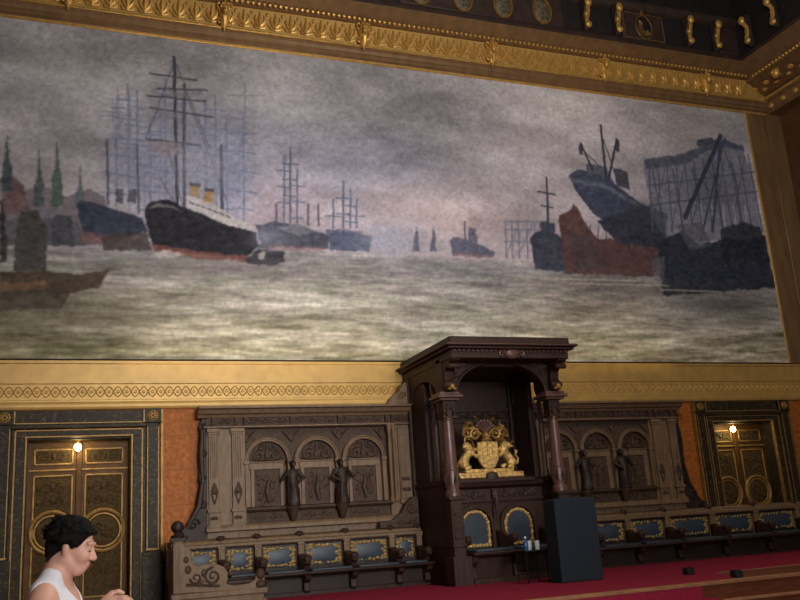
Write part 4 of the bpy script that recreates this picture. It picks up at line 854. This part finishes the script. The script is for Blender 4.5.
b.build('scroll_carving','woodr',ep); b=MB(); kx,kz=E2((260.5,574)); b.ell((kx,EY+.02,kz),(.07,.06,.08),10,8); b.ell((kx,EY+.02,kz-.14),(.08,.06,.07),10,8); b.build('arm_knob','woodr',ep)
b=MB(); px_,_=E2((178,560)); zt=E2((178,541))[1]; zl=E2((178,592))[1]
n=16
for k in range(n): z=zl+(zt-zl)*(k+.5)/n; b.prism([(px_-.035,z-.02),(px_,z+.0),(px_+.035,z-.02),(px_+.035,z+.0),(px_,z+.022),(px_-.035,z+.0)],EY-.018,EY+.005)
b.build('chevron_strip','wood',ep)
b=MB(); b.box(px_-.1,px_+.1,EY-.03,EY+.13,zt-.01,zt+.04); b.lathe([(.09,.04),(.1,.07),(.06,.09),(.05,.11),(.085,.15),(.095,.2),(.07,.255),(.02,.28)],(px_,EY+.05,zt),14); b.build('finial','statue',rt)
b=MB(); b.box(xl,xl+.1,EY+.08,-1.0,DZ,1.62); b.box(xl-.02,xl+.13,EY+.09,-1.0,1.58,1.66); b.build('back_board','wood',rt,bevel=.01)
b=MB(); b.box(xl+.1,xr-.12,EY+.09,-1.0,1.02,1.07); b.box(xl+.1,xr-.3,EY+.09,-1.0,DZ,1.02); b.build('seat_board','seat',rt,bevel=.01)
b=MB(); b.box(xl+.1,xl+.15,EY+.14,-1.02,1.18,1.52); lp=b.build('padded_back','leather',rt,bevel=.02)
b=MB()
for k in range(6): y=EY+.18+k*.075; b.ell((xl+.155,y,1.22),(.014,.04,.03),6,4); b.ell((xl+.155,y,1.48),(.014,.04,.03),6,4)
b.build('gilt_border','leatherg',lp)
# ================================================================== THINGS ON THE DAIS
b=MB(); b.box(6.79,7.49,-3.32,-2.98,DZ+.013,1.90); b.box(6.83,7.45,-3.29,-3.01,1.88,1.915)
o=b.build('draped_stand','black',bevel=.05,seg=4); tag(o,'tall black box-shaped stand covered in cloth, on the red carpet before the right throne column','stand')
tx,ty=6.66,-2.72; ztop=wallpt(536,549.5,ty)[1]
st=thing('side_table','small black metal table with thin legs between the right throne seat and the black stand','table',(tx,ty,DZ+.012))
b=MB(); b.box(tx-.19,tx+.19,ty-.17,ty+.17,ztop-.025,ztop); b.build('table_top','metal',st,bevel=.006)
for sx in(-1,1):
    for sy in(-1,1):
        b=MB(); b.tube([(tx+sx*.165,ty+sy*.145,ztop-.02),(tx+sx*.17,ty+sy*.15,DZ+.012)],.011,6); b.build('leg','metal',st)
b=MB(); zz=DZ+.2
for sy in(-1,1): b.tube([(tx-.168,ty+sy*.148,zz),(tx+.168,ty+sy*.148,zz)],.008,5)
for sx in(-1,1): b.tube([(tx+sx*.168,ty-.148,zz),(tx+sx*.168,ty+.148,zz)],.008,5)
b.build('stretcher','metal',st)
def glass(x,y,label):
    t=MB(); t.lathe([(.032,0),(.034,.004),(.042,.13),(.039,.13),(.031,.012),(.001,.01)],(x,y,ztop),14); o=t.build('drinking_glass','glass'); tag(o,label,'glass','drinking glasses on the small table')
glass(tx-.02,ty+.0,'clear drinking glass on the small black table, left of the other glass'); glass(tx+.1,ty-.02,'clear drinking glass on the small black table, right of the other glass')
bt=thing('water_bottle','small blue bottle standing on the small black table at its left side','bottle',(tx-.11,ty-.06,ztop))
b=MB(); b.lathe([(.03,0),(.034,.01),(.034,.12),(.014,.16),(.014,.175)],(tx-.11,ty-.06,ztop),14); b.build('body','bottle',bt)
b=MB(); b.lathe([(.017,.172),(.017,.195),(.012,.2)],(tx-.11,ty-.06,ztop),10); b.build('cap','white',bt)
# red carpet over the dais and down the middle of the steps
b=MB(); z=DZ
b.prism([(XL+.05,-1.65),(2.95,-1.65),(2.95,-.76),(5.68,-.76),(5.68,-1.93),(8.1,-1.93),(8.1,-.76),(15.6,-.76),(15.6,-3.78),(8.95,-3.98),(8.2,-5.29),(XL+.05,-5.29)],z,z+.012,'z')
def run(x0,x1):
    pr=[(-5.28,z),(-5.28,z+.012),(-5.312,z+.012)]
    y0=-5.312;zc=z
    for i in range(4):
        zn=.18*(3-i)
        pr+= [(y0-.36*i,zn+.012)]
        if i<3: pr+=[(y0-.36*(i+1),zn+.012)]
    pr+=[(y0-1.08-.02,.0),(-5.3-1.08,.0)]
    for i in range(3,0,-1): pr+=[(-5.3-.36*i,.18*(4-i)),(-5.3-.36*(i-1),.18*(4-i))]
    return b.prism(pr,x0,x1,'x')
run(3.2,7.62)
o=b.build('red_carpet','carpet'); tag(o,'red carpet covering the dais in front of the benches and throne','carpet')
b=MB()
b.tube([(15.6,-3.79,z+.004),(8.95,-3.99,z+.004),(8.2,-5.29,z+.004)],.008,5); b.build('edge_binding','nosing',o)
def fl(px,py,label):
    d=F_*FOC+R_*(px-400)+U_*(300-py); t=(DZ-CAM[2])/d[2]; x,y=d[0]*t,CAM[1]+d[1]*t
    zz=DZ+(.012 if py<576.5 else 0)
    t=thing('floor_socket',label,'socket',(x,y,zz))
    q=MB(); q.box(x-.06,x+.06,y-.06,y+.06,zz,zz+.09); q.build('cover','socket',t,bevel=.008)
    q=MB(); q.box(x-.045,x+.045,y-.045,y+.045,zz+.09,zz+.1); q.build('lid','metal',t,bevel=.004)
fl(689,575.5,'small black floor socket on the red carpet, left of the bare wood strip'); fl(737,577.5,'small black floor socket on the bare wood strip, below the right door')
# ================================================================== PERSON (local: faces +x, origin between the feet)
PX,PY,PR=.03,-10.5,math.radians(-14)
def PT(p):
    c,s_=math.cos(PR),math.sin(PR); return (PX+p[0]*c-p[1]*s_,PY+p[0]*s_+p[1]*c,p[2])
pe=thing('person','person with short black hair in a white tank top, looking down at their raised hands','person',(PX,PY,0))
HC=np.array((.052,0,1.638)); TL=math.radians(14)
def Hd(x,y,z): return (HC[0]+x*math.cos(TL)+z*math.sin(TL),y,HC[2]-x*math.sin(TL)+z*math.cos(TL))
def head(s):
    s.ell(Hd(-.012,0,.022),(.092,.074,.082),.0,rot=TL)
    s.ell(Hd(.028,0,-.04),(.060,.057,.078),.03,rot=TL)
    s.ell(Hd(.052,0,-.098),(.030,.032,.024),.025,rot=TL)
    s.chain([Hd(-.01,.052,-.062),Hd(.05,.026,-.108)],[.02,.016],.025); s.chain([Hd(-.01,-.052,-.062),Hd(.05,-.026,-.108)],[.02,.016],.025)
    s.cap(Hd(.086,0,.0),Hd(.104,0,-.036),.008,.0125,.012); s.ell(Hd(.106,0,-.042),(.013,.013,.011),.008)
    for e in(-1,1):
        s.ell(Hd(.098,e*.012,-.046),(.010,.009,.008),.006)
        s.ell(Hd(.060,e*.036,-.040),(.03,.024,.026),.02)
        s.ell(Hd(.072,e*.032,-.004),(.018,.017,.012),.008); s.ell(Hd(.078,e*.03,.018),(.016,.026,.009),.012)
        s.ell(Hd(-.012,e*.074,-.022),(.017,.009,.03),.008,rot=TL-.2); s.ell(Hd(-.006,e*.071,-.046),(.009,.007,.01),.006)
    s.ell(Hd(.084,0,-.070),(.013,.022,.008),.010); s.ell(Hd(.081,0,-.083),(.012,.02,.008),.010)
def torso(s,o=0):
    s.ell((-.015,0,1.30),(.115+o,.165+o,.20+o),.0); s.ell((-.04,0,1.39),(.085+o,.17+o,.085+o),.05)
    for e in(-1,1): s.ell((.075,e*.078,1.265),(.078+o,.082+o,.082+o),.03)
    s.ell((.0,0,1.08),(.125+o,.158+o,.16+o),.06); s.ell((-.015,0,.92),(.14+o,.19+o,.13+o),.06)
s=SDF((-.30,-.34,-.01),(.34,.34,1.80),.006)
torso(s)
s.chain([Hd(-.03,0,-.03),(.0,0,1.555),(-.035,0,1.46)],[.058,.058,.075],.03)
for e in(-1,1): s.chain([(-.02,e*.03,1.515),(-.035,e*.13,1.44),(-.03,e*.175,1.40)],[.045,.05,.056],.04)
head(s)
for e in(-1,1):
    s.chain([(-.01,e*.1,.9),(.0,e*.1,.5),(-.025,e*.1,.10)],[.088,.06,.042],.03); s.chain([(-.04,e*.1,.05),(.12,e*.115,.035)],[.045,.036],.02)
    # arms raised in front of the chest, hands meeting
    W_=(.182,e*.055-.012,1.338); s.chain([(-.03,e*.18,1.395),(.0,e*.235,1.15)],[.06,.047],.025); s.chain([(.0,e*.235,1.15),W_],[.044,.027],.012)
    hx=.222; hy=e*.034-.01; hz=1.375
    s.ell((hx,hy,hz),(.040,.016,.034),.012)
    for k,(dz,ln) in enumerate(((.022,1),(.006,1.08),(-.010,1.0),(-.024,.82))):
        a=(hx+.03,hy,hz+dz); b_=(hx+.03+.034*ln,hy+e*.003,hz+dz*.85-.002); c_=(hx+.03+.056*ln,hy-e*.008,hz+dz*.7-.010); d_=(hx+.03+.068*ln,hy-e*.018,hz+dz*.6-.020)
        s.chain([(hx,hy,hz+dz*.7),a,b_,c_,d_],[.009,.0095,.0088,.008,.007],.003)
    s.chain([(hx-.022,hy-e*.008,hz+.018),(hx+.008,hy-e*.016,hz+.040),(hx+.034,hy-e*.020,hz+.045),(hx+.056,hy-e*.022,hz+.036)],[.012,.0115,.010,.008],.006)
s.build('body','skin',pe,PT)
# tank top
s=SDF((-.22,-.28,.84),(.24,.28,1.58),.006); torso(s,.007)
for e in(-1,1): s.chain([(-.02,e*.05,1.505),(-.035,e*.13,1.44),(-.03,e*.16,1.41)],[.053,.057,.060],.03)
s.ell((.075,0,1.505),(.09,.088,.115),.012,'sub'); s.ell((.0,0,1.56),(.075,.085,.085),.01,'sub')
for e in(-1,1): s.ell((-.01,e*.235,1.37),(.086,.098,.155),.012,'sub')
s.ell((0,0,.62),(.5,.5,.26),.005,'sub')
s.build('tank_top','white',pe,PT)
# trousers and shoes
s=SDF((-.22,-.26,.04),(.24,.26,1.02),.01); s.ell((-.015,0,.92),(.15,.2,.11),0)
for e in(-1,1): s.chain([(-.01,e*.1,.88),(.0,e*.1,.5),(-.025,e*.1,.1)],[.1,.074,.062],.03)
s.build('trousers','jeans',pe,PT)
for e in(-1,1):
    s=SDF((-.12,e*.11-.09,-.01),(.2,e*.11+.09,.16),.008); s.chain([(-.04,e*.1,.055),(.12,e*.115,.045)],[.054,.046],.02); s.ell((.03,e*.11,-.2),(.5,.5,.2),.004,'sub'); s.build('shoe','shoe',pe,PT)
# hair
s=SDF((-.14,-.14,1.42),(.22,.14,1.84),.005)
s.ell(Hd(-.022,0,.036),(.104,.089,.088),.0,rot=TL); s.ell(Hd(-.072,0,-.028),(.046,.066,.062),.03,rot=TL)
rr=random.Random(5)
for k in range(170):
    a=rr.uniform(-PI,PI); el=rr.uniform(-.25,1.35); c=math.cos(el)
    p=np.array((-.022+.100*c*math.cos(a),.086*c*math.sin(a),.036+.084*math.sin(el)))
    if p[0]>.035 and p[2]<.09: continue
    if p[0]>.0 and p[2]<.03: continue
    q=p+np.array((-.012+rr.uniform(-.012,.008),rr.uniform(-.01,.01),-.012+rr.uniform(-.012,.016))); q=q*1.06
    s.cap(Hd(*p),Hd(*q),.013,.005,.006)
for e in(-1,1):
    for k in range(5): s.cap(Hd(.01+.006*k,e*.078,.02-.004*k),Hd(.006+.005*k,e*.077,-.03+.008*k),.011,.004,.006)
for k in range(9): y=-.06+.015*k; s.cap(Hd(.03,y,.104-abs(y)*.3),Hd(.088-abs(y)*.4,y*1.02,.066),.017,.007,.01)
for k in range(8): y=-.05+.0143*k; s.cap(Hd(-.09,y,-.03),Hd(-.078,y,-.09),.016,.005,.01)
s.ell(Hd(.102,0,-.03),(.068,.12,.094),.008,'sub',rot=TL); s.ell(Hd(-.006,.09,-.034),(.028,.03,.036),.006,'sub'); s.ell(Hd(-.006,-.09,-.034),(.028,.03,.036),.006,'sub')
s.build('hair','hair',pe,PT,relax=1)
for e in(-1,1):
    b=MB(); b.T=PT; b.tube([Hd(.086,e*.018,-.011),Hd(.088,e*.030,-.015),Hd(.078,e*.044,-.012)],[.002,.003,.0015],5); b.build('eyelash','brow',pe)
    b=MB(); b.T=PT; b.tube([Hd(.082,e*.018,.021),Hd(.080,e*.034,.027),Hd(.066,e*.050,.021)],[.0025,.004,.002],5); b.build('eyebrow','brow',pe)
b=MB(); b.T=PT
for zz,xx in((-.071,.0955),(-.082,.0915)): b.tube([Hd(xx-.012,-.019,zz),Hd(xx-.002,-.009,zz+.001),Hd(xx,0,zz),Hd(xx-.002,.009,zz+.001),Hd(xx-.012,.019,zz)],[.002,.0045,.005,.0045,.002],6)
b.build('lips','lip',pe)
# ================================================================== LIGHT
def area(loc,target,sx,sy,e,col,spread=180):
    ld=bpy.data.lights.new('lamp','AREA'); ld.shape='RECTANGLE'; ld.size=sx; ld.size_y=sy; ld.energy=e; ld.color=col; ld.spread=math.radians(spread)
    o=bpy.data.objects.new('lamp',ld); COL.objects.link(o); o.location=loc
    o.rotation_euler=(Vector(target)-Vector(loc)).to_track_quat('-Z','Y').to_euler(); return o
def point(loc,e,col,r=.4):
    ld=bpy.data.lights.new('chandelier_light','POINT'); ld.energy=e; ld.color=col; ld.shadow_soft_size=r
    o=bpy.data.objects.new('chandelier_light',ld); COL.objects.link(o); o.location=loc; return o
# strip lamps lying on top of the panelling, washing the gold bands
area((3.3,-.41,3.81),(3.3,-.06,6.2),4.6,.06,11,(1,.80,.50),54)
area((10.0,-.41,3.81),(10.0,-.06,6.2),3.6,.06,5,(1,.80,.50),54)
# chandeliers of the hall
point((6.5,-8.0,9.6),900,(1,.90,.74),.7)
point((4.5,-13,9),480,(1,.90,.74),.7)
# daylight from the far end of the hall, then two added lights behind the camera
area((7,-21,4.5),(6.5,0,4),14,7,480,(.97,.98,1))
area((3.0,-20,5.0),(3.2,0,3.0),3,3,80,(1,.97,.92),38)  # added narrow light without a real source, brightens the left panelling
area((4.5,-17,3.0),(.5,-10.5,1.6),2.5,2.5,85,(.97,.98,1),120)  # added light, no window there, brightens the person
w=bpy.data.worlds.new('world'); SC.world=w; w.use_nodes=True
w.node_tree.nodes['Background'].inputs[0].default_value=(.8,.82,.9,1); w.node_tree.nodes['Background'].inputs[1].default_value=.10
vs=SC.view_settings; vs.view_transform='Standard'; vs.look='None'; vs.gamma=1; vs.exposure=0; vs.use_curve_mapping=False
